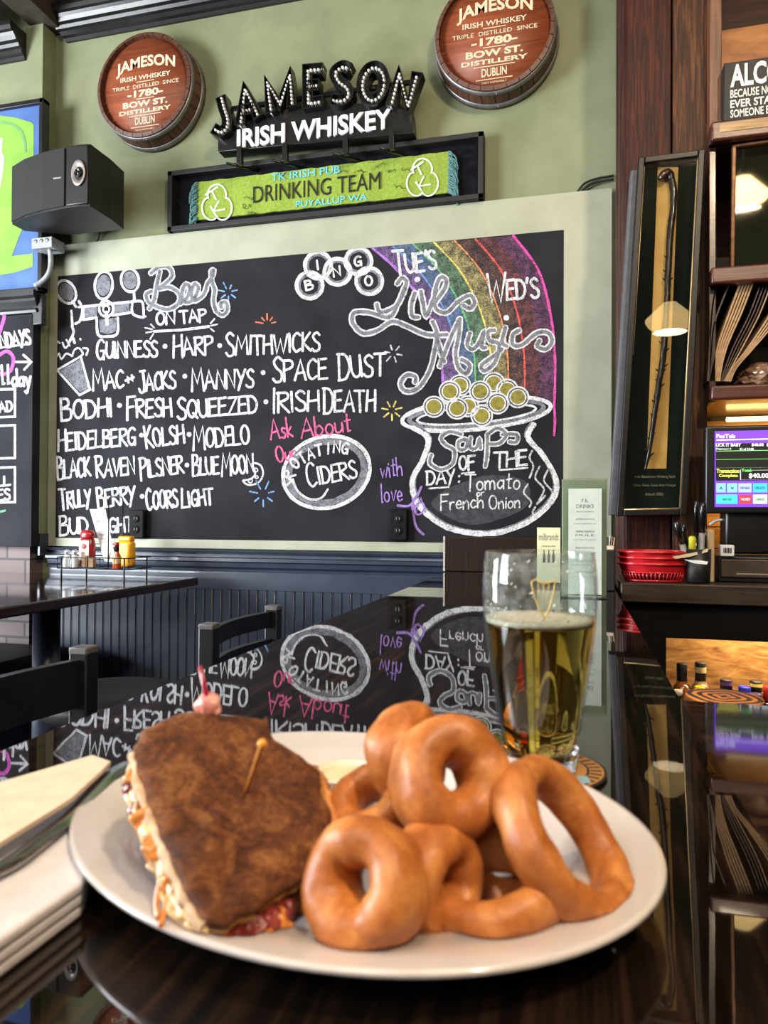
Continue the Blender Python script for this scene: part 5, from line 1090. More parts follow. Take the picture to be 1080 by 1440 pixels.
# cash drawer
a, b = onY(1010, 808, 2.28), onY(1150, 757, 2.28)
dr = root('cash_drawer', 'black cash drawer with brown front under the till screen', 'cash drawer', ((a.x+b.x)/2, 2.4, KZ))
MB().box((a.x, 2.28, KZ+.001), (b.x, 2.56, KZ+.074), .004).build('case', MATS['black till plastic'], dr)
a2, b2 = onY(1014, 799, 2.276), onY(1140, 766, 2.276); df = MB().box((a2.x, 2.274, KZ+.016), (b2.x, 2.281, KZ+.066), .002).build('drawer_front', plain('brown drawer face', (66, 56, 48), (82, 70, 60), 30, .35, .2), dr)
MB().box((a2.x+.04, 2.2725, KZ+.024), (b2.x-.02, 2.2745, KZ+.0275)).build('pull_slot', plain('bright slot edge', (176, 160, 140), (196, 180, 160), 60, .3, .5), df)
# pen cup and pens
pc = onY(981, 812, 2.24); pcx, pcy, pcz = pc.x, 2.24, KZ+.001
cup = root('pen_cup', 'black mesh pen cup beside the red baskets on the back counter', 'cup', (pcx, pcy, pcz))
m = MB(); m.lathe([(.0, 0), (.030, 0), (.033, .004), (.036, .095), (.0345, .095), (.0315, .006), (0, .004)], (pcx, pcy, pcz), 28); m.build('cup', plain('black mesh', (14, 14, 15), (30, 30, 32), 300, .4, bmp=.5, bscale=400), cup)
def pen(xb_, yb_, xt, yt, r, c, capc, what, dy=0.):
    p0, p1 = onY(xb_, yb_, pcy+dy*.3), onY(xt, yt, pcy+dy); p0 = Vector((max(pcx-.024, min(pcx+.024, p0.x)), pcy+dy*.3, pcz+.012)); d = (p1-p0); L = d.length
    t = root('pen', what, 'pen', p0, 'pens in the black cup')
    MB().tube([p0, p0+d*.62], r, 12).build('barrel', c, t); MB().tube([p0+d*.60, p0+d*.97, p1], [r*1.12, r*1.1, r*.7], 12).build('cap', capc, t)
pk = plain('black pen plastic', (16, 16, 18), (24, 24, 26), 40, .2, coat=.5); pgy = plain('grey pen barrel', (120, 120, 122), (140, 140, 142), 40, .35); pye = plain('yellow highlighter plastic', (206, 206, 40), (222, 222, 60), 40, .35)
pen(962+10, 800, 951, 733, .0085, pgy, pk, 'grey and black marker leaning left in the black cup', -.012)
pen(985, 800, 989, 706, .0085, pgy, pk, 'tall grey and black marker leaning right in the black cup', -.014)
pen(978, 800, 979, 704, .0055, pk, pk, 'slim black pen standing upright behind the tall marker', .014)
pen(975, 805, 973, 754, .0085, pye, pye, 'yellow highlighter in the black cup', -.018)
pen(988, 800, 990, 752, .0075, pk, pk, 'short black marker at the right side of the cup', -.006)
pen(970, 800, 961, 736, .006, pk, pk, 'black pen behind the left marker', .010)
pen(982, 800, 986, 712, .005, pgy, pk, 'thin grey pen behind the tall marker', .018)
# pale wooden paddle, white adapter, papers
a, b = onY(995, 811, 2.25), onY(1005, 745, 2.25); tag(MB().box((a.x, 2.25, KZ+.001), (b.x, 2.33, b.z), .004).build('check_box', wood('pale wood slat', [(.3, (176, 150, 112)), (.7, (206, 182, 142))], 'z', 10, 6, .5)), 'pale upright wooden slat between the pen cup and the cash drawer', 'wood slat')
a, b = onY(1013, 757, 2.27), onY(1033, 741, 2.27); ad = root('barcode_card', 'small white card with barcode lying at the edge of the cash drawer', 'card', ((a.x+b.x)/2, 2.285, KZ+.075))
MB().box((a.x, 2.27, KZ+.0745), (b.x, 2.31, KZ+.0745+(b.z-a.z)), .003).build('card', mt_paper, ad)
m = MB(); zc_ = KZ+.0745+(b.z-a.z)*.5
for k in range(9):
    x_ = a.x+(b.x-a.x)*(.2+.066*k); m.box((x_, 2.2693, zc_-.007), (x_+.0012*(1+(k*7 % 3)*.5), 2.2699, zc_+.008))
m.build('barcode', plain('print black', (20, 20, 22), (26, 26, 28), 40, .6), ad)
for P, lab in ((((946, 783), (972, 778), (996, 772), (995, 776), (970, 783), (950, 786)), 'cream'), (((962, 787), (985, 788), (996, 790), (994, 794), (975, 792)), 'white')):
    m = MB(); m.prism([onY(x, y, 2.205) for x, y in P], (0, .05, 0)); tag(m.build('paper_slip', mt_paper if lab == 'white' else plain('cream slip', (206, 188, 150), (220, 202, 166), 40, .7)), '%s paper slip sticking out over the red baskets' % lab, 'paper')
m = MB(); m.tube(smooth([onY(998, 738, 2.42), onY(1008, 732, 2.42), onY(1020, 731, 2.42), onY(1034, 734, 2.44)], 6), .004, 8); tag(m.build('white_cable', plain('white cable sheath', (206, 206, 204), (218, 218, 216), 40, .5)), 'white cable behind the pen cup and till stand', 'cable')
# ================================================================== BAR
BT = CZ-.202
def bar_mat(name, axis, k=1.):
    m, t = base(name, .02 if axis == 'y' else .05, 0, 0, spec=.8 if axis == 'y' else .6)
    s = {'x': (1, 26, 26), 'y': (26, 1, 26)}[axis]; v = coords(t, s); f = noisy(t, v, 3.2, 8, .62, .5)
    v2 = coords(t, {'x': (1, 7, 1), 'y': (7, 1, 1)}[axis]); f2 = noisy(t, v2, 1.4, 2)
    a = t.new('ShaderNodeMath', operation='MULTIPLY_ADD'); a.inputs[1].default_value = .35; t.link(f2, a.inputs[0]); t.link(f, a.inputs[2])
    t.link(ramp(t, a.outputs[0], [(.48, lin((9*k, 7*k, 6*k))), (.66, lin((20*k, 14*k, 11*k))), (.84, lin((46*k, 31*k, 22*k))), (.98, lin((72*k, 50*k, 35*k)))]), t.b.inputs['Base Color'])
    w = noisy(t, coords(t), 9, 2); bump(t, w, .03, .003); return m
mt_bar1, mt_bar2 = bar_mat('varnished bar long leg', 'y'), bar_mat('varnished bar short leg', 'x', 1.35)
BX0, BX1, BYc = -.480, .116, .886
br = root('bar_counter', 'glossy dark varnished wooden bar counter in the foreground', 'bar counter', (-.2, 1.2, 0))
MB().box((BX0, -.45, BT-.045), (BX1, D-.032, BT)).build('counter_top', mt_bar1, br)
MB().box((BX1, -.45, BT-.045), (1.7, BYc, BT)).build('counter_top', mt_bar2, br)
MB().box((.135, BYc+.001, BT-.07), (.215, BYc+.095, BT-.0125), .003).build('ledge', mt_bar2, br)
MB().box((BX0+.22, -.3, 0), (BX1-.06, D-.02, BT-.045)).build('front_panel', mt_navy, br)
MB().box((BX1-.06, .0, 0), (1.7, BYc-.1, BT-.045)).build('front_panel', mt_blackm, br)
# raised wooden block at the wall end of the bar
ux0, ux1 = onY(626, 780, 2.88).x, onY(848, 780, 2.88).x
ub = root('bar_riser', 'dark streaked wooden riser block at the wall end of the bar under the soup drawing', 'wooden block', ((ux0+ux1)/2, 2.9, BT))
MB().box((ux0, 2.86, BT+.0005), (ux1, D-.035, onY(640, 755, 2.88).z), .003).build('block', wood('streaked dark riser', [(.3, (14, 7, 5)), (.58, (34, 18, 12)), (.74, (58, 36, 24)), (.86, (120, 88, 60))], 'z', 22, 8, .45, 0, spec=.25), ub)
MB().box((ux0-.004, 2.857, BT+.0005), (ux0+.004, 2.866, onY(640, 755, 2.88).z+.002), .001).build('worn_edge', plain('pale worn edge', (150, 146, 142), (190, 188, 184), 90, .6), ub)

# menu stand and little things at the far end
YMn = 2.02
ms_ = root('menu_stand', 'clear acrylic menu stand with white drinks menu on the bar near the post', 'menu stand', (.02, YMn, BT))
a, b = onY(790, 826, YMn+.03), onY(853, 674, YMn+.03)
MB().box((a.x, YMn+.012, BT+.0005), (b.x, YMn+.018, b.z), .002).build('green_board', plain('sage backing board', (112, 122, 100), (126, 136, 113), 8, .4, coat=.3), ms_)
MB().box((a.x-.002, YMn-.004, BT+.0005), (b.x+.002, YMn-.002, b.z+.002)).build('acrylic_front', pane('acrylic', (246, 250, 247), .02), ms_); MB().box((a.x-.002, YMn-.05, BT+.0005), (b.x+.002, YMn+.07, BT+.004), .001).build('foot', clear('acrylic block', (235, 245, 238), 0.02, 1.49), ms_)
q0, q1 = onY(799, 826, YMn), onY(846, 826, YMn); zt3 = onY(820, 687, YMn).z; zb3 = BT+.006
sh_ = MB().box((q0.x, YMn+.001, zb3), (q1.x, YMn+.003, zt3)).build('sheet', mt_paper, ms_)
hw = q1.x-q0.x; hz = zt3-zb3
def MT(body, u0, u1, v, h, m_=None): lettering(sh_, 'lettering', body, (q0.x+hw*u0, YMn+.001, zb3+hz*v), (q0.x+hw*u1, YMn+.001, zb3+hz*v), (q0.x+hw*u0, YMn+.001, zb3+hz*(v+h)), m_ or mt_ink, .0003)
MT('T.K.', .38, .62, .87, .03); MT('DRINKS', .24, .76, .815, .035); MT('SHOTS & PINTS', .25, .75, .775, .012)
for v, tx in ((.70, 'JAMESON MULE'), (.66, 'whiskey, ginger beer, lime'), (.585, 'ORANGE CREAMSICLE'), (.55, 'MULE'), (.51, 'vodka, orange, cream, ginger beer'), (.43, 'IRISH ICED TEA'), (.39, 'whiskey, lemon, tea'), (.31, 'WINE FLIGHT'), (.27, 'red, white, rose'), (.2, 'HOT TODDY'), (.16, 'whiskey, honey, lemon')):
    MT(tx, .22 if tx.isupper() else .16, .78 if tx.isupper() else .84, v, .018 if tx.isupper() else .012)
# wine card
YW = 2.30; w0, w1 = onY(755, 832, YW), onY(788, 742, YW); zw0 = BT+.001
wc = root('wine_card', 'small yellow green wine card standing on the bar left of the menu stand', 'card', ((w0.x+w1.x)/2, YW, BT)); zw1 = w1.z
MB().box((w0.x, YW, zw0), (w1.x, YW+.002, zw1)).build('card', plain('pale yellow green card', (212, 212, 170), (226, 226, 194), 12, .6), wc); MB().box((w0.x, YW-.012, BT+.0005), (w1.x, YW+.014, BT+.012), .002).build('base', mt_dev, wc)
ink = MATS['grey print']; dx_, dz_ = w1.x-w0.x, zw1-zw0
lettering(wc, 'lettering', 'milbrandt', (w0.x+dx_*.08, YW, zw0+dz_*.78), (w0.x+dx_*.92, YW, zw0+dz_*.78), (w0.x+dx_*.08, YW, zw0+dz_*.9), ink, .0004); lettering(wc, 'lettering', 'columbia valley', (w0.x+dx_*.2, YW, zw0+dz_*.66), (w0.x+dx_*.8, YW, zw0+dz_*.66), (w0.x+dx_*.2, YW, zw0+dz_*.70), ink, .0004)
for k in range(3):
    m = MB(); x_ = w0.x+dx_*(.25+.2*k); h_ = dz_*.2; m.prism([(x_, YW-.0006, zw0+dz_*.40), (x_+dx_*.11, YW-.0006, zw0+dz_*.40), (x_+dx_*.11, YW-.0006, zw0+dz_*.53), (x_+dx_*.075, YW-.0006, zw0+dz_*.56), (x_+dx_*.075, YW-.0006, zw0+dz_*.62), (x_+dx_*.035, YW-.0006, zw0+dz_*.62), (x_+dx_*.035, YW-.0006, zw0+dz_*.56), (x_, YW-.0006, zw0+dz_*.53)], (0, .0005, 0)); m.build('bottle_print', MATS['print black'], wc)
# black napkin box with papers
YB2 = 2.2; a, b = onY(846, 830, YB2), onY(867, 774, YB2)
nb_ = root('napkin_box', 'small black box with paper napkins beside the menu stand at the post', 'box', ((a.x+b.x)/2, YB2+.05, BT))
MB().box((a.x, YB2, BT+.0005), (b.x-.004, YB2+.09, b.z), .003).build('box', mt_blackm, nb_)
pw = plain('napkin paper', (214, 200, 176), (228, 216, 194), 60, .8)
tag(MB().box((a.x+.002, YB2+.004, b.z+.0003), (b.x-.006, YB2+.08, b.z+.012), .003).build('napkin_stack', pw), 'stack of cream napkins on the small black box', 'napkins')
for k in range(6):
    x_ = a.x+.004+k*.0062; m = MB(); m.box((x_, YB2+.05, b.z+.012), (x_+.0022, YB2+.09, b.z+.04-.002*(k % 3)), 0, Matrix.Rotation(.1, 3, 'Y')); tag(m.build('card_slip', plain('slip %d' % k, ((200, 196, 190), (150, 60, 60), (60, 60, 70), (214, 206, 196), (140, 140, 150), (196, 170, 120))[k], None, 50, .6)), '%s paper slip standing on the napkin box' % ('white', 'red', 'dark', 'cream', 'grey', 'tan')[k], 'paper')

# ================================================================== BEER GLASS AND COASTERS
gx, gy = -.0275, .606
def coaster_mat(name, kind):
    m, t = base(name, .55); tc = t.new('ShaderNodeTexCoord'); sx = t.new('ShaderNodeSeparateXYZ'); t.link(tc.outputs['Object'], sx.inputs[0])
    def M(op, a, b=None, c=None):
        q = t.new('ShaderNodeMath', operation=op)
        for i, x in enumerate((a, b, c)):
            if x is None: continue
            if isinstance(x, (int, float)): q.inputs[i].default_value = x
            else: t.link(x, q.inputs[i])
        return q.outputs[0]
    r = M('SQRT', M('ADD', M('MULTIPLY', sx.outputs[0], sx.outputs[0]), M('MULTIPLY', sx.outputs[1], sx.outputs[1]))); an = M('ARCTAN2', sx.outputs[1], sx.outputs[0])
    if kind == 'spokes':
        spoke = M('MULTIPLY', M('GREATER_THAN', M('SINE', M('MULTIPLY', an, 34)), .1), M('MULTIPLY', M('GREATER_THAN', r, .040), M('LESS_THAN', r, .049)))
        ringl = M('ADD', M('MULTIPLY', M('GREATER_THAN', r, .0375), M('LESS_THAN', r, .0395)), M('GREATER_THAN', r, .0505)); f = M('MINIMUM', M('ADD', spoke, ringl), 1)
        c0, c1 = lin((176, 126, 66)), lin((26, 20, 16))
    else:
        k = M('SINE', M('ADD', M('MULTIPLY', r, 560), M('MULTIPLY', M('SINE', M('MULTIPLY', an, 4)), 1.1))); f = M('MINIMUM', M('ADD', M('GREATER_THAN', k, -.1), M('GREATER_THAN', r, .0425)), 1); c0, c1 = lin((196, 122, 58)), lin((40, 26, 20))
    mx = t.new('ShaderNodeMix', data_type='RGBA'); mx.inputs[6].default_value = c0; mx.inputs[7].default_value = c1; t.link(f, mx.inputs[0]); t.link(mx.outputs[2], t.b.inputs[0]); return m
cs = MB(); cs.lathe([(.051, 0), (.053, .001), (.053, .0025), (.052, .003), (0, .003)], (gx, gy, BT+.0003), 48); o = cs.build('coaster', coaster_mat('amber coaster print', 'spokes'), None, (gx, gy, BT+.0003)); tag(o, 'round amber cardboard coaster with black rim pattern under the beer glass', 'coaster')
m = MB(); m.prism([(gx+.031, gy-.032, BT+.0034), (gx+.040, gy-.026, BT+.0034), (gx+.037, gy-.012, BT+.0034), (gx+.028, gy-.016, BT+.0034)], (0, 0, .0002)); m.build('crest', plain('pale blue print', (120, 160, 180), (150, 190, 205), 150, .5), o)
for k in range(3):
    cs = MB(); z = BT-.0122+.0033*k; x_, y_ = .168+.0008*k, .934-.001*k; cs.lathe([(.041, 0), (.042, .001), (.042, .0022), (.041, .003), (0, .003)], (x_, y_, z), 44); o = cs.build('coaster', coaster_mat('knot coaster print %d' % k, 'knot'), None, (x_, y_, z))
    tag(o, ['bottom dark coaster of the stack at the inner corner of the bar', 'middle dark coaster of the stack at the inner corner of the bar', 'top coaster with orange knotwork rings on the stack at the inner corner of the bar'][k], 'coaster', 'coasters at the bar corner')
gz = BT+.0036
mt_glass = clear('clear glass', (252, 254, 252), 0., 1.48)
gl = root('beer_glass', 'tall curved pint glass of golden beer on a coaster behind the onion rings', 'glass', (gx, gy, gz))
outer_p = [(.028, 0), (.0305, .002), (.0308, .012), (.0325, .03), (.0368, .06), (.0412, .09), (.0444, .115), (.0456, .135), (.0454, .15), (.0442, .165), (.0434, .172)]
inner_p = [(.0424, .1722), (.0430, .164), (.0441, .15), (.0443, .135), (.0431, .115), (.0398, .09), (.0353, .06), (.0308, .03), (.0285, .016), (.02, .0125), (0, .0115)]
m = MB(); m.lathe(outer_p[3:]+[(.0429, .1732)]+inner_p[:-3], (gx, gy, gz), 72, 'z', False); m.build('glass', foggy('thin glass wall'), gl)
m = MB(); m.lathe([(0, .003), (.02, .0015)]+outer_p[:3]+[(.0312, .016), (.028, .0112), (.02, .0108), (0, .0105)], (gx, gy, gz), 64); m.build('base', mt_glass, gl)
def beer_mat():
    m, t = base('golden lager', 0., ior=1.34); t.b.inputs['Transmission Weight'].default_value = 1; t.b.inputs['Base Color'].default_value = (1, .97, .9, 1)
    f = noisy(t, coords(t), 30); t.link(ramp(t, f, [(.3, (1, .96, .88, 1)), (.7, (1, .98, .9, 1))]), t.b.inputs['Base Color'])
    va = t.new('ShaderNodeVolumeAbsorption'); va.inputs[0].default_value = (.92, .74, .04, 1); va.inputs[1].default_value = 38
    t.link(va.outputs[0], t.n['Material Output'].inputs['Volume']); return m
e = .00025
bp_ = [(0, .0117), (.02, .0127), (.0285, .0162), (.0308, .03), (.0353, .06), (.0398, .09), (.0431, .1145)]
m = MB(); m.lathe([(r-e if r else 0, z+e) for r, z in bp_]+[(.0429, .1160), (0, .1160)], (gx, gy, gz), 72); m.build('beer', beer_mat(), gl)
m = MB(); m.lathe([(0, .1163), (.0426, .1163), (.0430, .1185), (.0424, .1205), (.036, .1192), (.02, .1185), (0, .1185)], (gx, gy, gz), 64); m.jitter(.0006, 160)
m.build('foam', plain('thin beer foam', (178, 168, 148), (206, 198, 180), 260, .6, bmp=.6, bscale=500), gl)
# froth lacing left on the inside of the wall above the beer, with the harp printed on the outside
m = MB(); r2 = random.Random(5)
for k in range(70):
    a = r2.uniform(0, 2*PI); z = .121+.045*r2.random()**1.6; rr = .0431+.0011*min(1, (z-.115)/.02)-.0006 if z < .152 else .0438-.0005-(z-.152)*.06; s = r2.uniform(.0004, .0013)
    m.lathe([(0, -.0002), (s, -.0001), (s*.7, .0004), (0, .0005)], (gx+rr*math.cos(a), gy+rr*math.sin(a), gz+z), 7, 'z', False, Vector((0, 0, 1)).rotation_difference(Vector((-math.cos(a), -math.sin(a), 0))).to_matrix(), 1, r2.uniform(.6, 1.6))
m.build('froth_lacing', plain('white froth', (214, 214, 210), (236, 236, 232), 200, .6), gl)
def onglass(du, z):                     # du metres round the front of the glass
    for (r0, z0), (r1, z1) in zip(outer_p, outer_p[1:]):
        if z0 <= z <= z1: r = r0+(r1-r0)*(z-z0)/(z1-z0); break
    a0 = math.atan2(-gy, -gx); a = a0+du/r; r += .0004; return Vector((gx+r*math.cos(a), gy+r*math.sin(a), gz+z))
m = MB(); gold = plain('gold glass print', (206, 176, 96), (220, 192, 116), 60, .35, .4)
for P in (((-.011, .150), (-.008, .135), (-.003, .122), (.001, .112)), ((-.011, .150), (-.006, .153), (-.001, .149), (.005, .150), (.011, .153)), ((.011, .153), (.009, .138), (.005, .122), (.001, .112)), ((-.005, .150), (-.003, .128)), ((.0, .149), (.0005, .122)), ((.005, .150), (.003, .124))):
    m.tube(smooth([onglass(u*.8+.003, .152+(z-.150)*.72) for u, z in P], 5), .0006 if len(P) > 2 else .00025, 6)
m.build('harp_emblem', gold, gl)

# ================================================================== PLATE OF FOOD
pcx, pcy, ang, pa, pb_ = -.132, .433, math.atan2(-.386, .923), .183, .152
mt_plate = plain('white glazed china', (198, 189, 185), (206, 198, 194), 8, .16, coat=.6)
def pring(s, z, da=0.):
    out = []
    for k in range(96):
        a = 2*PI*k/96; x, y = (pa*s+da)*math.cos(a), (pb_*s+da)*math.sin(a); out.append(Vector((pcx+x*math.cos(ang)-y*math.sin(ang), pcy+x*math.sin(ang)+y*math.cos(ang), BT+z)))
    return out
prof = [(.62, .0006), (.63, .0004), (.65, .003), (.72, .006), (.86, .013), (.985, .0205), (1.0, .023), (.995, .0248), (.98, .0246), (.86, .0192), (.755, .0168), (.715, .0092), (.68, .0071), (.3, .0068)]
m = MB(); rings = [[m.bm.verts.new(p) for p in pring(s, z)] for s, z in prof]
for a, b in zip(rings, rings[1:]):
    for k in range(96): q = m.bm.faces.new((a[k], a[(k+1) % 96], b[(k+1) % 96], b[k])); q.smooth = True
m.bm.faces.new(rings[0][::-1]); m.bm.faces.new(rings[-1])
tag(m.build('plate', mt_plate, None, (pcx, pcy, BT)), 'white oval platter carrying the sandwich and onion rings on the bar', 'plate')
PF = BT+.0068
ca_, sa_ = math.cos(ang), math.sin(ang)
def plate_z(p):                        # upper surface of the platter under a point
    dx, dy = p.x-pcx, p.y-pcy; u, v = (dx*ca_+dy*sa_)/pa, (-dx*sa_+dy*ca_)/pb_; s = math.hypot(u, v)
    T = [(0, .0068), (.3, .0068), (.68, .0071), (.715, .0092), (.755, .0168), (.86, .0192), (.98, .0246), (1.0, .0248), (9, .0248)]
    for (a, za), (b, zb) in zip(T, T[1:]):
        if a <= s <= b: return BT+za+(zb-za)*(s-a)/(b-a)
    return BT+.0248
def rest(bm, gap=.0006):
    for v in bm.verts: v.co.z = max(v.co.z, plate_z(v.co)+gap)
# --- sandwich: top slice outline lies on a tilted plane
Dp, Cp, Ap = atDepth(297, 1288, .312), atDepth(452, 1185, .362), atDepth(193, 1040, .40)
sn = (Cp-Dp).cross(Ap-Dp).normalized(); sn = sn if sn.z > 0 else -sn
outl = [(193, 1040), (205, 1021), (235, 1005), (262, 999), (290, 995), (325, 1001), (348, 1004), (368, 1008), (377, 1003), (383, 1030), (398, 1045), (425, 1060), (447, 1080), (453, 1105), (461, 1120), (467, 1142), (464, 1170), (456, 1195), (442, 1214), (415, 1234), (380, 1257), (340, 1281), (314, 1291), (293, 1288), (276, 1270), (256, 1235), (233, 1180), (213, 1130), (197, 1085), (188, 1062)]
base_o = [onPlane(x, y, Dp, sn) for x, y in outl]
sO = [Vector(p) for p in smooth(base_o, 4, True)]
cen = sum(sO, Vector())/len(sO)
sw = root('sandwich', 'grilled dark rye sandwich half leaning on the left side of the platter', 'sandwich', (cen.x, cen.y, PF))
def toast_mat():
    m, t = base('griddled rye crust', .62, spec=.3); v = coords(t)
    f1 = noisy(t, v, 48, 9, .74, .9); f2 = noisy(t, v, 330, 5, .75); a = t.new('ShaderNodeMath', operation='MULTIPLY_ADD'); a.inputs[1].default_value = .5; t.link(f2, a.inputs[0]); t.link(f1, a.inputs[2])
    t.link(ramp(t, a.outputs[0], [(.46, lin((30, 13, 6))), (.60, lin((68, 35, 16))), (.74, lin((106, 59, 28))), (.92, lin((156, 102, 56)))]), t.b.inputs['Base Color'])
    bump(t, a.outputs[0], .8, .005); return m
mt_toast = toast_mat(); mt_crust = plain('dark crust', (66, 34, 15), (104, 60, 30), 90, .6, bmp=.5, bscale=200)
mt_crumb = plain('pale rye crumb', (184, 150, 118), (214, 188, 158), 130, .8, bmp=.7, bscale=240)
def slab(outline, top, thick, mat_, name, parent, shrink=1., wav=.0, seed=0, rnd=.35):
    """a slice: domed rounded slab under its top outline"""
    c = sum(outline, Vector())/len(outline); n = len(outline); m = MB(); rs = []
    for s, d in ((.0, 0), (.35, 0), (.7, 0), (.9, .0004), (.965, .0012), (1., thick*.35), (1.0, thick*.7), (.97, thick), (.6, thick), (0, thick)):
        R_ = []
        for p in outline:
            q = c+(p-c)*s*shrink-sn*(top+d)
            R_.append(q)
        rs.append(R_)
    vr = []
    for R_ in rs:
        if (R_[0]-R_[n//2]).length < 1e-6: vr.append([m.bm.verts.new(R_[0])]*n)
        else: vr.append([m.bm.verts.new(q) for q in R_])
    for a, b in zip(vr, vr[1:]):
        for k in range(n):
            vs = [a[k], a[(k+1) % n], b[(k+1) % n], b[k]]; u = []
            [u.append(x) for x in vs if x not in u]
            if len(u) > 2:
                q = m.bm.faces.new(u); q.smooth = True
    m.bm.normal_update()
    for v in m.bm.verts: v.co += sn*(mnoise.noise(v.co*45+Vector((seed, 0, 0)))*.0024+mnoise.noise(v.co*160)*.0009) + (v.co-c).normalized()*mnoise.noise(v.co*120)*wav
    rest(m.bm)
    return m.build(name, mat_, parent)
slab(sO, 0, .0085, mt_toast, 'top_slice', sw, 1., .0022)
slab([p+Vector((.009, -.001, 0)) for p in sO], .0165, .0085, mt_toast, 'bottom_slice', sw, .985, .001, 3)
slab(sO, .0085, .004, plain('melted cheese', (206, 150, 76), (228, 180, 110), 40, .35, coat=.3), 'cheese', sw, .985, .004, 7)
slab(sO, .0122, .0045, plain('corned beef', (128, 48, 40), (176, 90, 76), 60, .45, bmp=.6, bscale=140, coat=.2), 'meat', sw, .975, .004, 11)
# cut side from the back-left corner down to the front: pale crumb, kraut, drips
side = [onPlane(x, y, Dp, sn) for x, y in ((191, 1052), (197, 1085), (213, 1130), (233, 1180), (256, 1235), (276, 1270), (290, 1287))]; sd = smooth(side, 8)
m = MB(); m.tube([p-sn*.006+(p-cen).normalized()*.0005 for p in sd], [.0026]*len(sd), 10); m.jitter(.0022, 170); rest(m.bm); m.build('cut_crumb', mt_crumb, sw)
outv = Vector((-1, -.35, -.15)).normalized(); r3 = random.Random(11)
mk1, mk2, mk3 = plain('pale sauerkraut', (198, 164, 112), (224, 200, 158), 90, .3, coat=.5), plain('orange dressing', (200, 118, 46), (220, 146, 70), 60, .25, coat=.6), plain('red beef edge', (92, 26, 24), (140, 52, 44), 60, .35, coat=.3)
m = MB()
for k in range(70):
    i = r3.randrange(2, len(sd)-3); p = sd[i]-sn*r3.uniform(.008, .0155)+outv*r3.uniform(-.001, .003); d = (sd[i+2]-sd[i-2]).normalized(); L = r3.uniform(.004, .010)
    Q = [p-d*L+sn*r3.uniform(-.003, .003), p+outv*r3.uniform(.001, .004), p+d*L-sn*r3.uniform(-.002, .004)]; m.tube(smooth(Q, 4), r3.uniform(.0009, .0016), 6)
rest(m.bm, .001)
m.build('sauerkraut', mk1, sw)
def lumps(name, mat_, spec):
    for (x, y), dn, r in spec:
        p = onPlane(x, y, Dp, sn)-sn*dn; t = bmesh.new(); bmesh.ops.create_icosphere(t, subdivisions=3, radius=1); sd_ = x*.37+y*.11
        for v in t.verts: v.co = p+v.co*r*(1+.7*mnoise.noise(v.co*1.3+Vector((sd_, 0, 0)))+.25*mnoise.noise(v.co*4+Vector((0, sd_, 0))))
        for f in t.faces: f.smooth = True
        rest(t, .0008)
        m = MB(); m.merge(t, True); m.build(name, mat_, sw)
lumps('dressing', mk2, (((206, 1130), .010, .0055), ((222, 1168), .012, .006), ((246, 1215), .012, .0045), ((190, 1080), .008, .0045), ((402, 1262), .017, .006), ((380, 1274), .018, .005)))
lumps('cheese_clump', plain('browned cheese clump', (206, 158, 96), (230, 196, 144), 120, .4, coat=.3), (((196, 1098), .0115, .0040), ((217, 1148), .011, .0056), ((240, 1204), .0125, .0048), ((264, 1256), .0125, .0042)))
lumps('beef_edge', mk3, (((187, 1082), .012, .0042), ((196, 1110), .013, .0040), ((345, 1285), .016, .0055), ((365, 1272), .016, .006), ((325, 1294), .018, .005), ((385, 1262), .015, .0055), ((410, 1245), .015, .005)))
m = MB()
for P in (((243, 1225), (236, 1255), (234, 1285)), ((232, 1200), (226, 1230), (230, 1262))):
    Q = [onPlane(x, y, Dp, sn)-sn*(.014+.003*i) for i, (x, y) in enumerate(P)]
    for q in Q: q.z = max(q.z, plate_z(q)+.002)
    m.tube(smooth(Q, 4), .0013, 6)
m.build('cheese_string', mk2, sw)
# ragged frill of griddled cheese along the right edge
m = MB(); eR = smooth([onPlane(x, y, Dp, sn) for x, y in ((425, 1060), (450, 1085), (460, 1110), (468, 1140), (464, 1175))], 8)
for i, p in enumerate(eR): m.tube([p-sn*.006, p-sn*(.010)+(p-cen).normalized()*r3.uniform(.003, .009), p-sn*.015+(p-cen).normalized()*r3.uniform(.002, .008)], [.0022, .0016, .0007], 6)
m.build('cheese_frill', plain('crisp orange cheese', (186, 112, 52), (214, 150, 86), 80, .5, bmp=.4, bscale=300), sw)
# picks
tp0, tp1 = onPlane(346, 1103, Dp, sn)-sn*.012, atDepth(369, 1046, .352)
tk = root('toothpick', 'plain wooden toothpick stuck in the top of the sandwich', 'toothpick', tp0); MB().tube([tp0, tp0+(tp1-tp0)*.9, tp1], [.0010, .0013, .0013], 10).build('stick', plain('golden wooden pick', (196, 122, 44), (214, 142, 62), 90, .45), tk)
m = MB(); bmesh.ops.create_uvsphere(m.bm, u_segments=14, v_segments=10, radius=.0024, matrix=Matrix.Translation(tp1)); m.build('bead', plain('amber bead', (226, 150, 50), (240, 172, 74), 60, .3), tk)
g0, g1, g2 = atDepth(297, 1012, .435), atDepth(291, 980, .435), atDepth(281, 937, .435)
fp = root('food_pick', 'red-tipped food pick with pink garnish at the back of the sandwich', 'food pick', g0)
MB().tube([g0, g1, g2], [.0011, .0016, .0013], 10).build('stick', plain('clear red plastic', (150, 22, 48), (172, 34, 62), 60, .25, coat=.6), fp)
m = MB(); t = bmesh.new(); bmesh.ops.create_icosphere(t, subdivisions=4, radius=1); gc = atDepth(294, 992, .437)
for v in t.verts: v.co = gc+right*v.co.x*.0075+up*v.co.y*.008+back*v.co.z*.006+v.co*.004*mnoise.noise(v.co*1.5+Vector((4, 1, 2)))
m.merge(t, True); m.build('garnish', plain('pink ham garnish', (204, 112, 104), (236, 190, 172), 90, .35, coat=.3), fp)
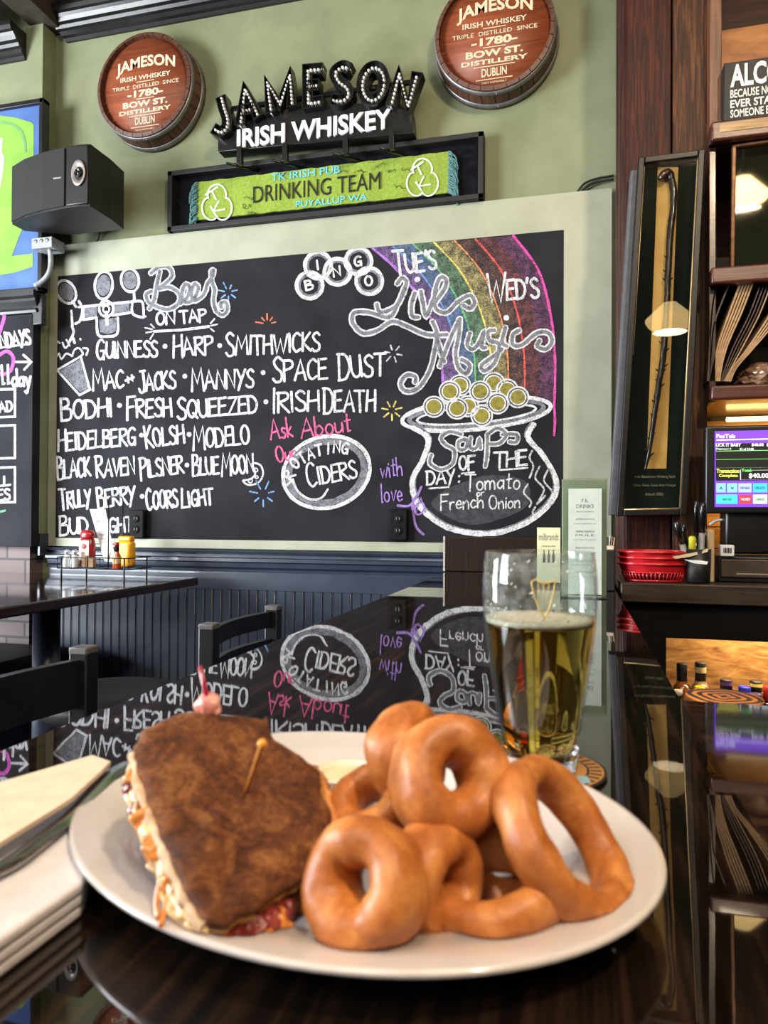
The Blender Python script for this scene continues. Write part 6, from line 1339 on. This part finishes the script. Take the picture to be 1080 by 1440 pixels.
# --- onion rings
def batter_mat():
    m, t = base('golden fried batter', .48, spec=.4, coat=.12, coat_r=.3); v = coords(t); f1 = noisy(t, v, 55, 5, .6, .3); f2 = noisy(t, v, 300, 3, .6); a = t.new('ShaderNodeMath', operation='MULTIPLY_ADD'); a.inputs[1].default_value = .2; t.link(f2, a.inputs[0]); t.link(f1, a.inputs[2])
    t.link(ramp(t, a.outputs[0], [(.40, lin((150, 82, 34))), (.58, lin((176, 104, 46))), (.78, lin((204, 136, 72)))]), t.b.inputs['Base Color']); bump(t, f2, .25, .001)
    t.b.inputs['Subsurface Weight'].default_value = .08; t.b.inputs['Subsurface Radius'].default_value = (.004, .002, .001); t.b.inputs['Subsurface Scale'].default_value = 1.0; return m
mt_batter = batter_mat()
def sq(c): return math.copysign(abs(c)**.8, c)
def onion_ring(px, py, d, R, r, n, label, seed, wide=1.0, oval=1.0, mat_=None, spin=0.):
    c = atDepth(px, py, d); nz = (right*n[0]+up*n[1]+back*n[2]).normalized(); ex = (right-nz*right.dot(nz)).normalized(); ey = nz.cross(ex)
    ex, ey = ex*math.cos(spin)+ey*math.sin(spin), ey*math.cos(spin)-ex*math.sin(spin)
    m = MB(); N, K = 64, 24; rg = []
    for i in range(N):
        a = 2*PI*i/N; e = ex*math.cos(a)+ey*math.sin(a)*oval; er = (ex*math.cos(a)+ey*math.sin(a)); rr = r*(1+.14*mnoise.noise(Vector((math.cos(a)*1.2+seed, math.sin(a)*1.2, seed)))); RR = R*(1+.06*mnoise.noise(Vector((math.cos(a)+seed*2, math.sin(a), 1))))
        rg.append([m.bm.verts.new(c+e*RR+(er*sq(math.cos(2*PI*k/K))+nz*wide*sq(math.sin(2*PI*k/K)))*rr) for k in range(K)])
    for i in range(N):
        A, B_ = rg[i], rg[(i+1) % N]
        for k in range(K): q = m.bm.faces.new((A[k], A[(k+1) % K], B_[(k+1) % K], B_[k])); q.smooth = True
    m.jitter(.0022, 34, seed); m.jitter(.0008, 90, seed); m.jitter(.0003, 320, seed); rest(m.bm)
    o = m.build('onion_ring', mat_ or mt_batter, None, c); tag(o, label, 'onion ring', 'onion rings on the platter'); return o
onion_ring(514, 1243, .332, .0180, .0116, (-.50, .36, .79), 'fat round onion ring at the front left of the pile, beside the sandwich', 1.3, 1.5)
onion_ring(614, 1236, .352, .0175, .0090, (.72, .12, .66), 'onion ring standing edge-on behind the front left ring', 2.7, 1.5)
onion_ring(690, 1246, .358, .0285, .0085, (-.18, .95, .25), 'onion ring lying flat at the front of the platter under the pile', 3.9, 1.7)
onion_ring(632, 1094, .380, .0192, .0120, (.30, .46, .83), 'fat onion ring on top of the pile showing the white rim through its hole', 5.1, 1.55, 1.05)
onion_ring(574, 1058, .412, .0178, .0095, (.80, .25, .52), 'onion ring turned sideways at the top left of the pile', 6.2, 1.5)
onion_ring(791, 1180, .368, .0350, .0090, (.66, .64, .38), 'wide thin oval onion ring leaning at the right end of the platter', 7.7, 1.2, 1.0)
onion_ring(524, 1132, .402, .0155, .0075, (-.35, .80, .45), 'onion ring half hidden between the sandwich and the pile', 8.4, 1.6)
onion_ring(705, 1208, .395, .0180, .0100, (.15, .45, .88), 'onion ring in shadow in the middle of the pile', 9.6)
# --- sauce cup
sc_ = atDepth(488, 1084, .480); scx, scy = sc_.x, sc_.y
su = root('sauce_cup', 'small plastic cup of pale sauce behind the onion rings on the platter', 'cup', (scx, scy, PF))
hz_ = .03
MB().lathe([(0, .001), (.017, .001), (.0215, hz_), (.0230, hz_), (.0230, hz_+.0012), (.0208, hz_+.0012), (.0165, .003), (0, .003)], (scx, scy, PF), 40).build('cup', plain('translucent plastic cup', (222, 212, 190), (232, 224, 204), 30, .3, coat=.3), su)
m = MB(); m.lathe([(0, .004), (.0164, .004), (.0204, hz_-.004), (.019, hz_-.002), (.01, hz_-.001), (0, hz_-.0015)], (scx, scy, PF), 40); m.build('sauce', plain('cream sauce', (226, 206, 158), (238, 222, 180), 60, .35, coat=.3), su)
# --- napkins and knife on the left
mt_nap = plain('cream paper napkin', (212, 192, 168), (222, 204, 182), 50, .85, bmp=.25, bscale=160); mt_nap2 = plain('white paper napkin', (206, 202, 206), (216, 212, 216), 50, .85, bmp=.25, bscale=160)
def sheet(P, z0, z1, name, m_, label, layers=1, inset=.0):
    o = None
    t = root(name, label, 'napkin', tuple(sum((onZ(x, y, z1) for x, y in P), Vector())/len(P))[:2]+(z0,))
    for k in range(layers):
        a, b = z0+(z1-z0)*k/layers, z0+(z1-z0)*(k+.94)/layers; m = MB(); q = [onZ(x, y, z1) for x, y in P]; cq = sum(q, Vector())/len(q); s = 1-inset*(layers-1-k)*.5
        q = [Vector((cq.x+(p.x-cq.x)*s, cq.y+(p.y-cq.y)*s, a)) for p in q]; m.prism(q, (0, 0, b-a), min(.0018, (b-a)*.4)); m.build('fold', m_, t)
    return t
sheet(((-170, 1240), (-10, 1188), (150, 1082), (166, 1092), (118, 1238), (0, 1320), (-130, 1385)), BT+.0005, BT+.019, 'folded_napkin', mt_nap2, 'white folded paper napkin stack at the left edge, under the knife', 3, .02)
sheet(((-170, 1178), (0, 1099), (130, 1061), (156, 1070), (140, 1086), (100, 1122), (0, 1184), (-150, 1262)), BT+.0275, BT+.031, 'folded_napkin', mt_nap, 'cream napkin flap lying over the knife at the left edge', 2, .006)
mt_steel = plain('polished steel', (150, 152, 150), (180, 182, 180), 30, .12, 1.0)
kn = root('table_knife', 'steel table knife tucked between the folded napkins', 'knife', tuple(onZ(60, 1175, BT+.0195)))
kp_ = smooth([onZ(x, y, BT+.0222) for x, y in ((-90, 1256), (0, 1222), (50, 1188), (95, 1152), (128, 1118), (152, 1096), (184, 1079))], 5); N_ = len(kp_)
m = MB(); m.tube(kp_, [.0065]*(N_-12)+[.0068+.00035*i for i in range(12)], 12, False, .42); m.build('handle', mt_steel, kn)
